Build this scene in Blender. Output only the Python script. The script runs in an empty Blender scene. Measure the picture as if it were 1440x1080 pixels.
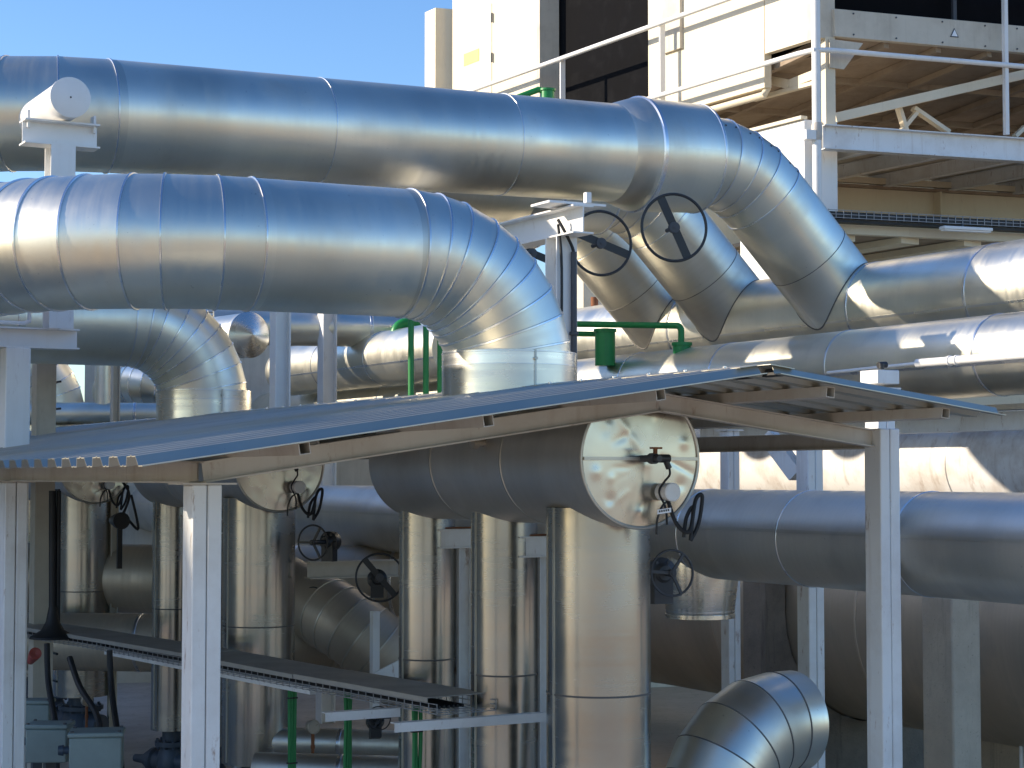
import bpy, math, random
from mathutils import Vector as V, Matrix
random.seed(7)
R = math.radians
sc = bpy.context.scene
col = sc.collection
# ------------------------------------------------------------------ camera
H = 3.3
F = 2600.0
PITCH = math.atan(130 / F)
cp, sp = math.cos(PITCH), math.sin(PITCH)
cam = bpy.data.cameras.new('camera'); cam_o = bpy.data.objects.new('camera', cam); col.objects.link(cam_o)
cam.sensor_width = 36; cam.lens = F / 1440 * 36; cam.clip_end = 4000; cam.clip_start = .1
cam_o.location = (0, 0, H); cam_o.rotation_euler = (math.pi / 2 + PITCH, 0, 0)
sc.camera = cam_o
CAM = V((0, 0, H))
UP = V((0, 0, 1))

def ray(px, py):
    a = (px - 720) / F; b = -(py - 540) / F
    return V((a, cp - b * sp, sp + b * cp))
def P(px, py, D):
    d = ray(px, py); return CAM + d * (D / d.y)
def onq(p, px, d=None):
    """point of the line p + t*d that the picture column px passes through"""
    d = d or q
    u = (px - 720) / F
    den = d.x - u * (d.y * cp + d.z * sp)
    t = (u * (p.y * cp + (p.z - H) * sp) - p.x) / den
    return p + d * t
def onplane(px, py, p0, n):
    d = ray(px, py); return CAM + d * ((p0 - CAM).dot(n) / d.dot(n))

TH = math.atan(1420 / F)
g = V((math.cos(TH), math.sin(TH), 0))          # across the shed, to the right and away
q = V((math.sin(TH), -math.cos(TH), 0))         # along the pipe runs, to the right and nearer
# ------------------------------------------------------------------ materials
def newmat(name):
    m = bpy.data.materials.new(name); m.use_nodes = True
    nt = m.node_tree; b = nt.nodes['Principled BSDF']
    return m, nt, b
def N(nt, t, **k):
    n = nt.nodes.new(t)
    for a, v in k.items(): setattr(n, a, v)
    return n
def noise(nt, vec, scale, detail=4, rough=.55, dist=0):
    n = N(nt, 'ShaderNodeTexNoise'); n.inputs['Scale'].default_value = scale
    n.inputs['Detail'].default_value = detail; n.inputs['Roughness'].default_value = rough
    n.inputs['Distortion'].default_value = dist
    if vec is not None: nt.links.new(vec, n.inputs['Vector'])
    return n.outputs['Fac']
def ramp(nt, fac, a, b, ca, cb):
    r = N(nt, 'ShaderNodeValToRGB'); r.color_ramp.elements[0].position = a; r.color_ramp.elements[1].position = b
    r.color_ramp.elements[0].color = (*ca, 1); r.color_ramp.elements[1].color = (*cb, 1)
    nt.links.new(fac, r.inputs['Fac']); return r.outputs['Color']
def maprange(nt, fac, a, b, c, d):
    r = N(nt, 'ShaderNodeMapRange'); nt.links.new(fac, r.inputs['Value'])
    for i, v in zip((1, 2, 3, 4), (a, b, c, d)): r.inputs[i].default_value = v
    return r.outputs['Result']
def mix(nt, fac, a, b, mode='MIX'):
    m = N(nt, 'ShaderNodeMix', data_type='RGBA', blend_type=mode)
    if isinstance(fac, float): m.inputs[0].default_value = fac
    else: nt.links.new(fac, m.inputs[0])
    for i, x in ((6, a), (7, b)):
        if isinstance(x, tuple): m.inputs[i].default_value = (*x, 1)
        else: nt.links.new(x, m.inputs[i])
    return m.outputs[2]
def mapping(nt, src, scale):
    m = N(nt, 'ShaderNodeMapping'); m.inputs['Scale'].default_value = scale
    nt.links.new(src, m.inputs['Vector']); return m.outputs['Vector']
def bump(nt, b, h, strength, dist, prev=None):
    n = N(nt, 'ShaderNodeBump'); n.inputs['Strength'].default_value = strength; n.inputs['Distance'].default_value = dist
    nt.links.new(h, n.inputs['Height'])
    if prev: nt.links.new(prev, n.inputs['Normal'])
    nt.links.new(n.outputs['Normal'], b.inputs['Normal']); return n.outputs['Normal']

def cladding(name, base=(.88, .845, .72), r0=.31, r1=.40, dent=.010, grime=.25, brush=.5, dz=1, metal=1.0):
    """rolled aluminium sheet: uv.x runs round the pipe, uv.y along it (metres)"""
    m, nt, b = newmat(name)
    tc = N(nt, 'ShaderNodeTexCoord'); uv = tc.outputs['UV']; ob = tc.outputs['Object']
    streak = noise(nt, mapping(nt, uv, (.7, 22, 1)), 1, 5, .6)
    sheet = noise(nt, mapping(nt, uv, (.25, .9, 1)), 1, 2)
    blot = noise(nt, ob, 2.6, 3, .5)
    fine = noise(nt, mapping(nt, uv, (2.5, 260, 1)), 1, 3, .6)
    c1 = ramp(nt, sheet, .38, .62, tuple(x * .80 for x in base), base)
    c2 = mix(nt, maprange(nt, streak, .3, .75, 0, .22 * brush), c1, tuple(x * .72 for x in base))
    spots = noise(nt, ob, 26, 3, .6)
    c3 = mix(nt, maprange(nt, blot, .55, .8, 0, grime), c2, (.36, .33, .28))
    c4 = mix(nt, maprange(nt, spots, .70, .76, 0, .35), c3, (.25, .23, .2))
    nt.links.new(c4, b.inputs['Base Color'])
    b.inputs['Metallic'].default_value = metal
    rr = N(nt, 'ShaderNodeMath', operation='ADD')
    nt.links.new(maprange(nt, streak, .3, .7, r0, r1), rr.inputs[0]); nt.links.new(maprange(nt, blot, .4, .75, 0, .12), rr.inputs[1])
    nt.links.new(rr.outputs[0], b.inputs['Roughness'])
    n1 = bump(nt, b, noise(nt, mapping(nt, ob, (1, 1, dz)), 1.3, 2, .4), 1, dent)
    pass
    return m
def paint(name, base, rough=.45, dirt=(.42, .36, .28), amt=.35, rust=0, streaks=True):
    m, nt, b = newmat(name)
    tc = N(nt, 'ShaderNodeTexCoord'); ob = tc.outputs['Object']
    n1 = noise(nt, ob, 2.1, 6, .65)
    n2 = noise(nt, mapping(nt, ob, (9, 9, .55)), 1, 5, .65)
    c = mix(nt, maprange(nt, n1, .45, .8, 0, amt), base, dirt)
    if streaks: c = mix(nt, maprange(nt, n2, .55, .78, 0, amt * .9), c, dirt)
    if rust:
        n3 = noise(nt, mapping(nt, ob, (13, 13, 3.2)), 1, 7, .72)
        c = mix(nt, maprange(nt, n3, .60, .70, 0, rust), c, (.24, .10, .03))
    nt.links.new(c, b.inputs['Base Color'])
    nt.links.new(maprange(nt, n1, .3, .8, rough * .8, rough * 1.4), b.inputs['Roughness'])
    bump(nt, b, noise(nt, ob, 60, 3), .12, .002)
    return m
def concrete_mat(name, base, dark):
    m, nt, b = newmat(name)
    ob = N(nt, 'ShaderNodeTexCoord').outputs['Object']
    n1 = noise(nt, ob, 1.7, 7, .68); n2 = noise(nt, mapping(nt, ob, (7, 7, .5)), 1, 5, .7); n3 = noise(nt, ob, 40, 4, .7)
    c = mix(nt, maprange(nt, n1, .35, .75, 0, .8), base, dark)
    c = mix(nt, maprange(nt, n2, .56, .75, 0, .7), c, tuple(x * .5 for x in dark))
    c = mix(nt, maprange(nt, n3, .62, .7, 0, .6), c, tuple(x * .35 for x in dark))
    nt.links.new(c, b.inputs['Base Color']); b.inputs['Roughness'].default_value = .9
    bump(nt, b, n3, .7, .010)
    return m

M = {}
M['alu'] = cladding('aluminium_cladding')
M['alu_dull'] = cladding('weathered_aluminium', (.76, .725, .63), .38, .48, .012, .4, .9)
M['alu_shiny'] = cladding('bright_aluminium', (.82, .80, .74), .18, .28, .012, .12, .5)
M['vessel'] = cladding('vessel_cladding', (.78, .74, .66), .36, .46, .008, .3, .8, 1, .85)
M['riser'] = cladding('riser_cladding', (.45, .44, .41), .16, .23, .007, .08, .12, .12)
M['alu_cap'] = cladding('dented_end_sheet', (.68, .64, .56), .19, .27, .003, .0, .3)
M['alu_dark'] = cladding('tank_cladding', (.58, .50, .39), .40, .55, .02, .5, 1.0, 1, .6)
M['bead'] = cladding('rolled_seam', (.82, .83, .84), .2, .3, 0, .1, .2)
M['seam_dark'] = paint('seam_gap', (.10, .095, .09), .6, streaks=False)
M['white'] = paint('white_steel_paint', (.78, .78, .76), .42, (.40, .31, .22), .42, .85)
M['white_clean'] = paint('clean_white_paint', (.82, .81, .78), .4, (.55, .48, .38), .2, .25)
M['rafter'] = paint('cream_steel_paint', (.58, .53, .46), .5, (.34, .24, .16), .5, .5)
M['cream'] = paint('cream_panel', (.74, .65, .48), .5, (.55, .45, .3), .22, .15)
M['tan'] = paint('beige_panel', (.60, .54, .43), .55, (.30, .25, .18), .4, .2)
M['white_tank'] = paint('white_tank_cladding', (.80, .78, .74), .5, (.33, .22, .13), .75, .35)
M['roof'] = cladding('galvanised_sheet', (.60, .57, .48), .40, .52, .004, .35, .6)
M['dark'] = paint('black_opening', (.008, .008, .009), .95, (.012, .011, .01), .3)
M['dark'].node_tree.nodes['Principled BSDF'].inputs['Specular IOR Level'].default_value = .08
M['soffit'] = paint('brown_soffit', (.36, .28, .20), .8, (.20, .145, .10), .6)
M['black'] = paint('black_enamel', (.018, .018, .02), .38, (.05, .045, .04), .4, streaks=False)
M['rubber'] = paint('black_rubber', (.015, .015, .016), .55, (.03, .03, .03), .3, streaks=False)
M['grey_iron'] = paint('grey_iron', (.055, .06, .07), .45, (.08, .07, .06), .5, streaks=False)
M['blue_iron'] = paint('dark_blue_iron', (.05, .07, .10), .45, (.06, .05, .04), .5, streaks=False)
M['green'] = paint('green_paint', (.012, .24, .05), .4, (.02, .12, .03), .4, .15)
M['green_cable'] = paint('green_jacket', (.02, .22, .06), .5, (.03, .14, .05), .3, streaks=False)
M['box'] = paint('grey_green_enamel', (.22, .28, .27), .45, (.14, .15, .13), .5, streaks=False)
M['tray'] = paint('dusty_tray_cover', (.36, .34, .30), .6, (.20, .18, .15), .5, streaks=False)
M['wire'] = paint('zinc_wire', (.30, .30, .30), .45, streaks=False)
M['yellow'] = paint('faded_yellow', (.62, .66, .16), .5, amt=.1)
M['red'] = paint('red_enamel', (.35, .03, .02), .45)
M['rustpipe'] = paint('rusty_steel', (.26, .10, .04), .8, (.12, .05, .03), .6)
M['sign'] = paint('sign_white', (.85, .85, .85), .4, amt=.05, streaks=False)
M['conc'] = concrete_mat('pale_concrete', (.62, .52, .39), (.38, .31, .23))
M['concdark'] = concrete_mat('dark_concrete', (.28, .24, .19), (.10, .08, .07))
M['floor'] = concrete_mat('yard_concrete', (.46, .41, .34), (.30, .265, .22))
M['soil'] = concrete_mat('dry_earth', (.55, .42, .28), (.42, .31, .20))

# ------------------------------------------------------------------ mesh builder
OFF = {}
def base_off(o): return OFF.get(o.name, V((0, 0, 0)))
class MB:
    def __init__(s): s.v = []; s.f = []; s.uv = []; s.marks = []
    def face(s, idx, uvs=None):
        s.f.append(idx); s.uv.append(uvs or [(0, 0)] * len(idx))
    def add(s, pts): n = len(s.v); s.v += [tuple(p) for p in pts]; return n
    def hexa(s, c):           # 8 corners, bottom 4 then top 4
        n = s.add(c)
        for a in ((0, 3, 2, 1), (4, 5, 6, 7), (0, 1, 5, 4), (1, 2, 6, 5), (2, 3, 7, 6), (3, 0, 4, 7)):
            s.face([n + i for i in a])
        return s
    def box(s, c, x, y, z):   # centre and three half-axis vectors
        c, x, y, z = V(c), V(x), V(y), V(z)
        if x.cross(y).dot(z) < 0: x = -x
        return s.hexa([c - x - y - z, c + x - y - z, c + x + y - z, c - x + y - z, c - x - y + z, c + x - y + z, c + x + y + z, c - x + y + z])
    def bar(s, a, b, w, h, up=UP):    # square bar from a to b, w across, h along up
        a, b = V(a), V(b); d = (b - a)
        side = d.cross(up).normalized(); u = side.cross(d).normalized()
        return s.box((a + b) / 2, d / 2, side * w / 2, u * h / 2)
    def ibeam(s, a, b, h, w, t=.014, up=UP):
        a, b = V(a), V(b); d = b - a; side = d.cross(up).normalized(); u = side.cross(d).normalized()
        o = u * (h / 2 - t / 2)
        s.bar(a + o, b + o, w, t, up); s.bar(a - o, b - o, w, t, up); s.bar(a, b, t * .8, h - 2 * t, up); return s
    def plate(s, poly, thick):  # polygon (list of 3d points) extruded along its normal
        n = (V(poly[1]) - V(poly[0])).cross(V(poly[2]) - V(poly[1])).normalized() * thick / 2
        k = len(poly); i0 = s.add([V(p) - n for p in poly]); i1 = s.add([V(p) + n for p in poly])
        s.face([i0 + i for i in reversed(range(k))]); s.face([i1 + i for i in range(k)])
        for i in range(k): j = (i + 1) % k; s.face([i0 + i, i0 + j, i1 + j, i1 + i])
        return s
    def tube(s, path, r, n=48, caps=(True, True), vs=None, sharp=True, rad=None, closed=False):
        path = [V(p) for p in path]; m = len(path)
        rs = rad or [r] * m
        dirs = [(path[i + 1] - path[i]).normalized() for i in range(m - 1)]
        ref = UP if abs(dirs[0].z) < .95 else V((1, 0, 0))
        fr = []
        x = dirs[0].cross(ref).normalized()
        x = dirs[0].cross(x).normalized() * 1
        cur = x
        rings = []
        for i in range(m):
            d0 = dirs[max(i - 1, 0)]; d1 = dirs[min(i, m - 2)]
            t = (d0 + d1).normalized()
            cur = (cur - d0 * cur.dot(d0)).normalized(); y = d0.cross(cur)
            pts = []
            cosn = max(.3, t.dot(d0))
            for k in range(n):
                a = 2 * math.pi * k / n
                o = cur * math.cos(a) * rs[i] + y * math.sin(a) * rs[i]
                pts.append(path[i] + o - d0 * (o.dot(t) / cosn))       # mitre plane
            rings.append(pts)
            cur = (cur - d1 * cur.dot(d1)).normalized()
        v0 = vs if vs is not None else random.random() * 40
        L = 0; per = 2 * math.pi * r
        prev = None
        for i in range(m - 1):
            seg = (path[i + 1] - path[i]).length
            jig = random.random() * 9 if sharp else 0
            ra = prev if (prev is not None and not sharp) else s.add(rings[i])
            rb = s.add(rings[i + 1]); prev = rb
            for k in range(n):
                j = (k + 1) % n; ua, ub = per * k / n, per * (k + 1) / n
                s.face([ra + k, rb + k, rb + j, ra + j][::-1], [(ua, v0 + L + jig), (ua, v0 + L + seg + jig), (ub, v0 + L + seg + jig), (ub, v0 + L + jig)][::-1])
            L += seg
        for end, on in ((0, caps[0]), (m - 1, caps[1])):
            if on:
                i0 = s.add(rings[end]); ii = [i0 + k for k in range(n)]
                s.face(ii if end else ii[::-1], [(p[0] * .7, p[2] * .7) for p in rings[end]] if end else [(p[0] * .7, p[2] * .7) for p in rings[end]][::-1])
        return s
    def ring(s, c, axis, r, w=.05, h=.006, n=48, t2=None):
        """a flat raised band round a pipe"""
        c = V(c); a = V(axis).normalized()
        s.marks.append((len(s.v), len(s.f)))
        s.tube([c - a * w / 2, c - a * w * .3, c + a * w * .3, c + a * w / 2], r + h, n, vs=0, sharp=False, rad=[r - .004, r + h, r + h, r - .004], caps=(False, False)); return s
    def torus(s, c, axis, Rr, r, n=48, k=8, a0=0, a1=2 * math.pi):
        c = V(c); a = V(axis).normalized(); ref = UP if abs(a.z) < .9 else V((1, 0, 0))
        x = a.cross(ref).normalized(); y = a.cross(x)
        full = abs(a1 - a0 - 2 * math.pi) < 1e-6; m = n if full else n + 1
        i0 = len(s.v)
        for i in range(m):
            t = a0 + (a1 - a0) * i / n; d = x * math.cos(t) + y * math.sin(t)
            for j in range(k):
                u = 2 * math.pi * j / k; s.v.append(tuple(c + d * (Rr + r * math.cos(u)) + a * r * math.sin(u)))
        for i in range(n):
            ii = (i + 1) % m
            for j in range(k):
                jj = (j + 1) % k; s.face([i0 + i * k + j, i0 + ii * k + j, i0 + ii * k + jj, i0 + i * k + jj])
        return s
    def lathe(s, c, axis, prof, n=32):   # prof: (distance along axis, radius)
        c = V(c); a = V(axis).normalized(); ref = UP if abs(a.z) < .9 else V((1, 0, 0))
        x = a.cross(ref).normalized(); y = a.cross(x); prev = None; per = 2 * math.pi * max(r for _, r in prof); vv = 0
        for i, (z, r) in enumerate(prof):
            cur = s.add([c + a * z + (x * math.cos(2 * math.pi * k / n) + y * math.sin(2 * math.pi * k / n)) * max(r, 1e-4) for k in range(n)])
            if prev is not None:
                dv = math.hypot(z - prof[i - 1][0], r - prof[i - 1][1])
                for k in range(n):
                    j = (k + 1) % n
                    s.face([prev + k, prev + j, cur + j, cur + k], [(per * k / n, vv), (per * (k + 1) / n, vv), (per * (k + 1) / n, vv + dv), (per * k / n, vv + dv)])
                vv += dv
            prev = cur
        return s
    def build(s, name, mat, parent=None, bevel=0, angle=32):
        if len(s.marks) > 1:
            ends = s.marks[1:] + [(len(s.v), len(s.f))]
            for (v0, f0), (v1, f1) in zip(s.marks, ends):
                p = MB(); p.v = s.v[v0:v1]; p.f = [[i - v0 for i in f] for f in s.f[f0:f1]]; p.uv = s.uv[f0:f1]; o = p.build(name, mat, parent, bevel, angle)
            return o
        off = base_off(parent) if parent else V((0, 0, 0))
        me = bpy.data.meshes.new(name)
        me.from_pydata([tuple(V(p) - off) for p in s.v], [], s.f)
        ul = me.uv_layers.new(name='UVMap'); flat = [c for u in s.uv for c in u]
        if len(flat) == len(ul.data): ul.data.foreach_set('uv', [x for c in flat for x in c])
        me.validate(); me.update()
        me.polygons.foreach_set('use_smooth', [True] * len(me.polygons))
        me.set_sharp_from_angle(angle=R(angle))
        me.materials.append(mat if not isinstance(mat, str) else M[mat])
        o = bpy.data.objects.new(name, me); col.objects.link(o)
        if parent:
            o.parent = parent; OFF[o.name] = off.copy()
        if bevel:
            b = o.modifiers.new('bevel', 'BEVEL'); b.width = bevel; b.segments = 2; b.limit_method = 'ANGLE'
        return o
def tag(o, label=None, cat=None, group=None, kind=None):
    for k, v in (('label', label), ('category', cat), ('group', group), ('kind', kind)):
        if v: o[k] = v
    return o
def thing(name, base, label, cat, group=None):
    o = bpy.data.objects.new(name, None); col.objects.link(o); o.location = V(base); o.empty_display_size = .2
    OFF[o.name] = V(base); return tag(o, label, cat, group)
def rot(v, ax, a): return Matrix.Rotation(a, 3, ax) @ v
def arc(p, d0, d1, Rr, n, jit=0):
    """points of a bend starting at p heading d0 and ending heading d1"""
    d0, d1 = V(d0).normalized(), V(d1).normalized()
    ax = d0.cross(d1).normalized(); A = d0.angle(d1); c = p + ax.cross(d0).normalized() * Rr
    rj = random.Random(int(n * 17 + Rr * 100))
    return [c + rot(p - c, ax, A * (i + (rj.uniform(-jit, jit) if 0 < i < n else 0)) / n) for i in range(n + 1)]
def beads(path, idx, r, w=.020, h=.010, n=48):
    b = MB()
    for i in idx:
        d0 = (path[i] - path[i - 1]).normalized() if i else (path[1] - path[0]).normalized()
        d1 = (path[i + 1] - path[i]).normalized() if i < len(path) - 1 else d0
        t = (d0 + d1).normalized()
        # ellipse of the mitre: follow the tube by two tiny sub-rings
        b.ring(path[i], t, r, w, h, n)
    return b
def bx(v, w): return V(v) * w

# ------------------------------------------------------------------ setting: ground and added sun-blocking bank to the left
gr = MB(); s_ = 900
i = gr.add([(-s_, -s_, 0), (s_, -s_, 0), (s_, s_, 0), (-s_, s_, 0)]); gr.face([i, i + 1, i + 2, i + 3])
tag(gr.build('ground', 'soil'), kind='structure')
fl = MB(); c0 = P(560, 1000, 19)
fc = V((c0.x, c0.y, .004)); i = fl.add([fc - g * 10 - q * 30, fc + g * 3.3 - q * 30, fc + g * 3.3 + q * 22, fc - g * 10 + q * 22]); fl.face([i, i + 1, i + 2, i + 3])
tag(fl.build('pavement', 'floor'), kind='structure')

SUN_EL, SUN_AZ = R(21), R(-89)
sund = V((math.sin(SUN_AZ) * math.cos(SUN_EL), math.cos(SUN_AZ) * math.cos(SUN_EL), math.sin(SUN_EL)))
# added unseen bank, shaped to keep the low sun off the lower yard
hl = MB(); hd = V((sund.x, sund.y, 0)).normalized(); hs = V((-hd.y, hd.x, 0))
nx, ny = 14, 60; base_pt = V((-2, 13, 0)) + hd * 24
ids = []
for a in range(nx + 1):
    row = []
    for b in range(ny + 1):
        u = a / nx; v = b / ny * 2 - 1
        hgt = (4.05 + 25 * math.tan(SUN_EL) + .25 * math.sin(b * 1.7) + .2 * math.sin(b * .63 + 1)) * min(1, math.sin(math.pi * min(1, u * 1.0)) * 1.25) if 0 < a < nx else -.2
        hgt *= 1 if abs(v) < .92 else max(0, (1 - abs(v)) * 12.5)
        row.append(hl.add([base_pt + hd * (u * 18 - 5) + hs * (v * 45 - 38) + UP * (hgt - .02)]))
    ids.append(row)
for a in range(nx):
    for b in range(ny): hl.face([ids[a][b], ids[a + 1][b], ids[a + 1][b + 1], ids[a][b + 1]])
tag(hl.build('added_shade_bank', 'soil', angle=180), kind='structure')

# ------------------------------------------------------------------ shed
C0 = P(285, 668, 10.0)
A0 = onplane(285, 664, C0, q); A1 = onplane(927, 566, C0, q); A2 = onplane(1240, 619, C0, q)
sL = (A1 - A0).dot(g); pL = (A1.z - A0.z) / sL
sR = (A2 - A1).dot(g); pR = (A1.z - A2.z) / sR
LEN = 15.0; OVER = 1.12
dL = (g * -1 + UP * -pL).normalized(); nL = V((-pL * g.x, -pL * g.y, 1)).normalized()   # down the left slope
dR = (g - UP * pR).normalized(); nR = V((pR * g.x, pR * g.y, 1)).normalized()
RH = .115
shed = thing('shed_roof', (C0.x, C0.y, 0), 'open sided shed with corrugated grey metal roof on white posts', 'shed')
bays = [0, -3.9, -7.8, -11.7]
eave_t = [0, (onq(C0, 20) - C0).dot(q), -8.6, -12.6]
CW = .165
for k, t in enumerate(eave_t):
    for side, A in ((0, A0), (1, A2)):
        if k and side: continue
        p = A + q * t; top = p.z - RH / 2 - .01
        m = MB(); z0, z1 = V((p.x, p.y, 0)), V((p.x, p.y, top))
        if side: z1 = V((p.x, p.y, p.z + .075))
        # two channels welded toe to toe: the seam shows as a thin gap
        for sg in (-1, 1):
            m.bar(z0 + g * sg * (CW / 4 + .0012), z1 + g * sg * (CW / 4 + .0012), CW, CW / 2 - .0024, up=g)
        m.build('post', 'white', shed, bevel=.008)
        b = MB(); b.box(z0 + UP * .012, g * .15, q * .15, UP * .012); b.build('base_plate', 'white', shed)
        if not side:
            b = MB(); b.box(V((p.x, p.y, top + .005)), g * .16, q * .10, UP * .005); b.build('cap_plate', 'rafter', shed)
for t in eave_t:
    for a, b_, nm in ((A0, A1, 'rafter'), (A1, A2, 'rafter')):
        e0, e1 = a + q * t, b_ + q * t
        if b_ is A2: e1 = e1 - g * .085 + UP * pR * .085
        if a is A1: e0 = e0
        d = (e1 - e0).normalized(); u = q.cross(d).normalized()
        if u.z < 0: u = -u
        m = MB(); m.ibeam(e0, e1, RH, .07, .009, up=u); m.build(nm, 'rafter', shed)
EB = MB(); e0 = C0 + q * .02; e0.z = A0.z - .0; EB.ibeam(e0 - q * .1, e0 - q * 13, RH + .004, .085, .010); EB.build('eave_beam', 'rafter', shed)
ER = MB(); e0 = A2 + q * 0; ER.ibeam(e0 - q * .1, e0 - q * 13, RH, .07, .010); ER.build('eave_beam', 'rafter', shed)
def purlin(px, py, left, ov=OVER - .06):
    pe = onplane(px, py, C0 + q * ov, q); s = (pe - A1).dot(g)
    slope = pL if left else -pR
    c = A1 + g * s + UP * s * slope; n = nL if left else nR
    c = c + n * (RH / 2 + .034) / 1
    w = .062
    m = MB(); a, b = c + q * ov, c - q * (LEN - 1.5)
    side = (g - n * g.dot(n)).normalized(); th = .005
    for o, hx, hz in ((side * (w / 2 - th / 2), th, w), (-side * (w / 2 - th / 2), th, w), (n * (w / 2 - th / 2), w - 2 * th, th), (-n * (w / 2 - th / 2), w - 2 * th, th)):
        m.bar(a + o, b + o, hx, hz, up=n)
    m.build('purlin', 'rafter', shed)
for px, py in ((432, 632), (690, 590), (932, 550)): purlin(px, py, True)
for px, py in ((1166, 557), (1328, 582)): purlin(px, py, False)
# corrugated sheets
SH = RH / 2 + .066
def sheet(d, n, ln, name, ridge_gap):
    m = MB(); pitch = .29; rib = .046
    o = A1 + UP * 0 + n * (SH + .002) + q * OVER
    k = int((LEN + OVER) / pitch); prof = []
    for i in range(k):
        t = -i * pitch
        prof += [(t, 0)] if i else [(.06, 0), (t, 0)]
        prof += [(t - .030, rib), (t - .085, rib), (t - .09, rib + .004), (t - .105, rib + .004), (t - .11, rib), (t - .165, rib), (t - .195, 0), (t - .235, 0), (t - .24, .005), (t - .25, .005), (t - .255, 0)]
    prof.append((-k * pitch, 0))
    th = .005
    L0 = ridge_gap
    ns = 6
    rows = []
    for i in range(ns + 1):
        l = L0 + (ln - L0) * i / ns
        rows.append((m.add([o + d * l + q * t + n * (h + th) for t, h in prof]), m.add([o + d * l + q * t + n * h for t, h in prof]), l))
    flip = d.cross(q).dot(n) > 0
    def fc(ix, uv):
        if flip: m.face(ix[::-1], uv[::-1])
        else: m.face(ix, uv)
    for i in range(ns):
        (a, a2, la), (b, b2, lb) = rows[i], rows[i + 1]
        for j in range(len(prof) - 1):
            uv = [(la, prof[j][0] * .15), (la, prof[j + 1][0] * .15), (lb, prof[j + 1][0] * .15), (lb, prof[j][0] * .15)]
            fc([a + j, a + j + 1, b + j + 1, b + j], uv)
            fc([a2 + j, b2 + j, b2 + j + 1, a2 + j + 1], uv)
    for (a, a2, l), fl_ in ((rows[0], False), (rows[-1], True)):
        for j in range(len(prof) - 1):
            ix = [a + j, a2 + j, a2 + j + 1, a + j + 1]
            fc(ix[::-1] if fl_ else ix, [(0, 0)] * 4)
    for i in range(ns):
        for j in (0, len(prof) - 1):
            ix = [rows[i][0] + j, rows[i + 1][0] + j, rows[i + 1][1] + j, rows[i][1] + j]
            fc(ix, [(0, 0)] * 4)
    return m.build(name, 'roof', shed, angle=20)
eL = onplane(200, 654, C0 + q * OVER, q); lenL = (A1 + q * OVER - eL).dot(g) / abs(dL.dot(g))
eR = onplane(1402, 580, C0 + q * OVER, q); lenR = (eR - A1 - q * OVER).dot(g) / dR.dot(g)
sheet(dL, nL, lenL, 'roof_sheet', .03); sheet(dR, nR, lenR, 'roof_sheet', .03)
rc = MB()
for d, n in ((dL, nL), (dR, nR)):
    a = A1 + n * (SH + .055) + q * (OVER + .0)
    rc.plate([a + d * -.002, a + d * .17, a + d * .17 - q * (LEN + OVER), a - d * .002 - q * (LEN + OVER)], .004)
rc.build('ridge_cap', 'roof', shed)
rf = MB()  # added strips that block sun leaking through the ribs under the ridge cap
for d, n in ((dL, nL), (dR, nR)):
    a = A1 + n * (SH + .0285) + d * .10 + q * (OVER - .03); rf.bar(a, a - q * (LEN + OVER - .06), .03, .047, up=n)
rf.build('ridge_light_stop', 'rubber', shed)
fm = MB()
for i in range(40):
    a = A1 + nL * (SH + .062) - q * (i * .4 - .9) + dL * .12
    fm.lathe(a, nL, [(-.004, .012), (.006, .012), (.008, 0)], 8)
fm.build('ridge_screw', 'bead', shed)

# ------------------------------------------------------------------ vessels, risers and swan-neck pipes
K1 = P(900, 645, 11.52)
caps = [K1, onq(K1, 393), onq(K1, 134)]
vr = .43
VL = 3.15
where = ['nearest, under the shed apex', 'middle one, behind the front shed post', 'farthest, at the left end of the shed']
vess_lbl = ['nearest dull aluminium vessel with dented end cap under the roof apex', 'middle aluminium vessel whose dented end shows beside the front left post', 'farthest aluminium vessel with its end half hidden under the left eave beam']
riser_px = [(601, .215), (709, .235), (841, .335)]
offs = []
for px, rr in riser_px: offs.append((onq(K1, px) - K1).dot(q))
ris_lbl = [['slimmest riser pipe under the nearest vessel, leftmost of its three', 'middle of the three riser pipes under the nearest vessel', 'fattest riser pipe directly below the big dented vessel end'],
           ['slim riser pipe left of the front white post, under the middle vessel', 'riser pipe half hidden behind the front white post', 'fat riser pipe just right of the front white post'],
           ['slim far riser hidden behind the left post', 'second far riser behind the left eave post', 'farthest fat riser beside the black hanging cables at left']]
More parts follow.
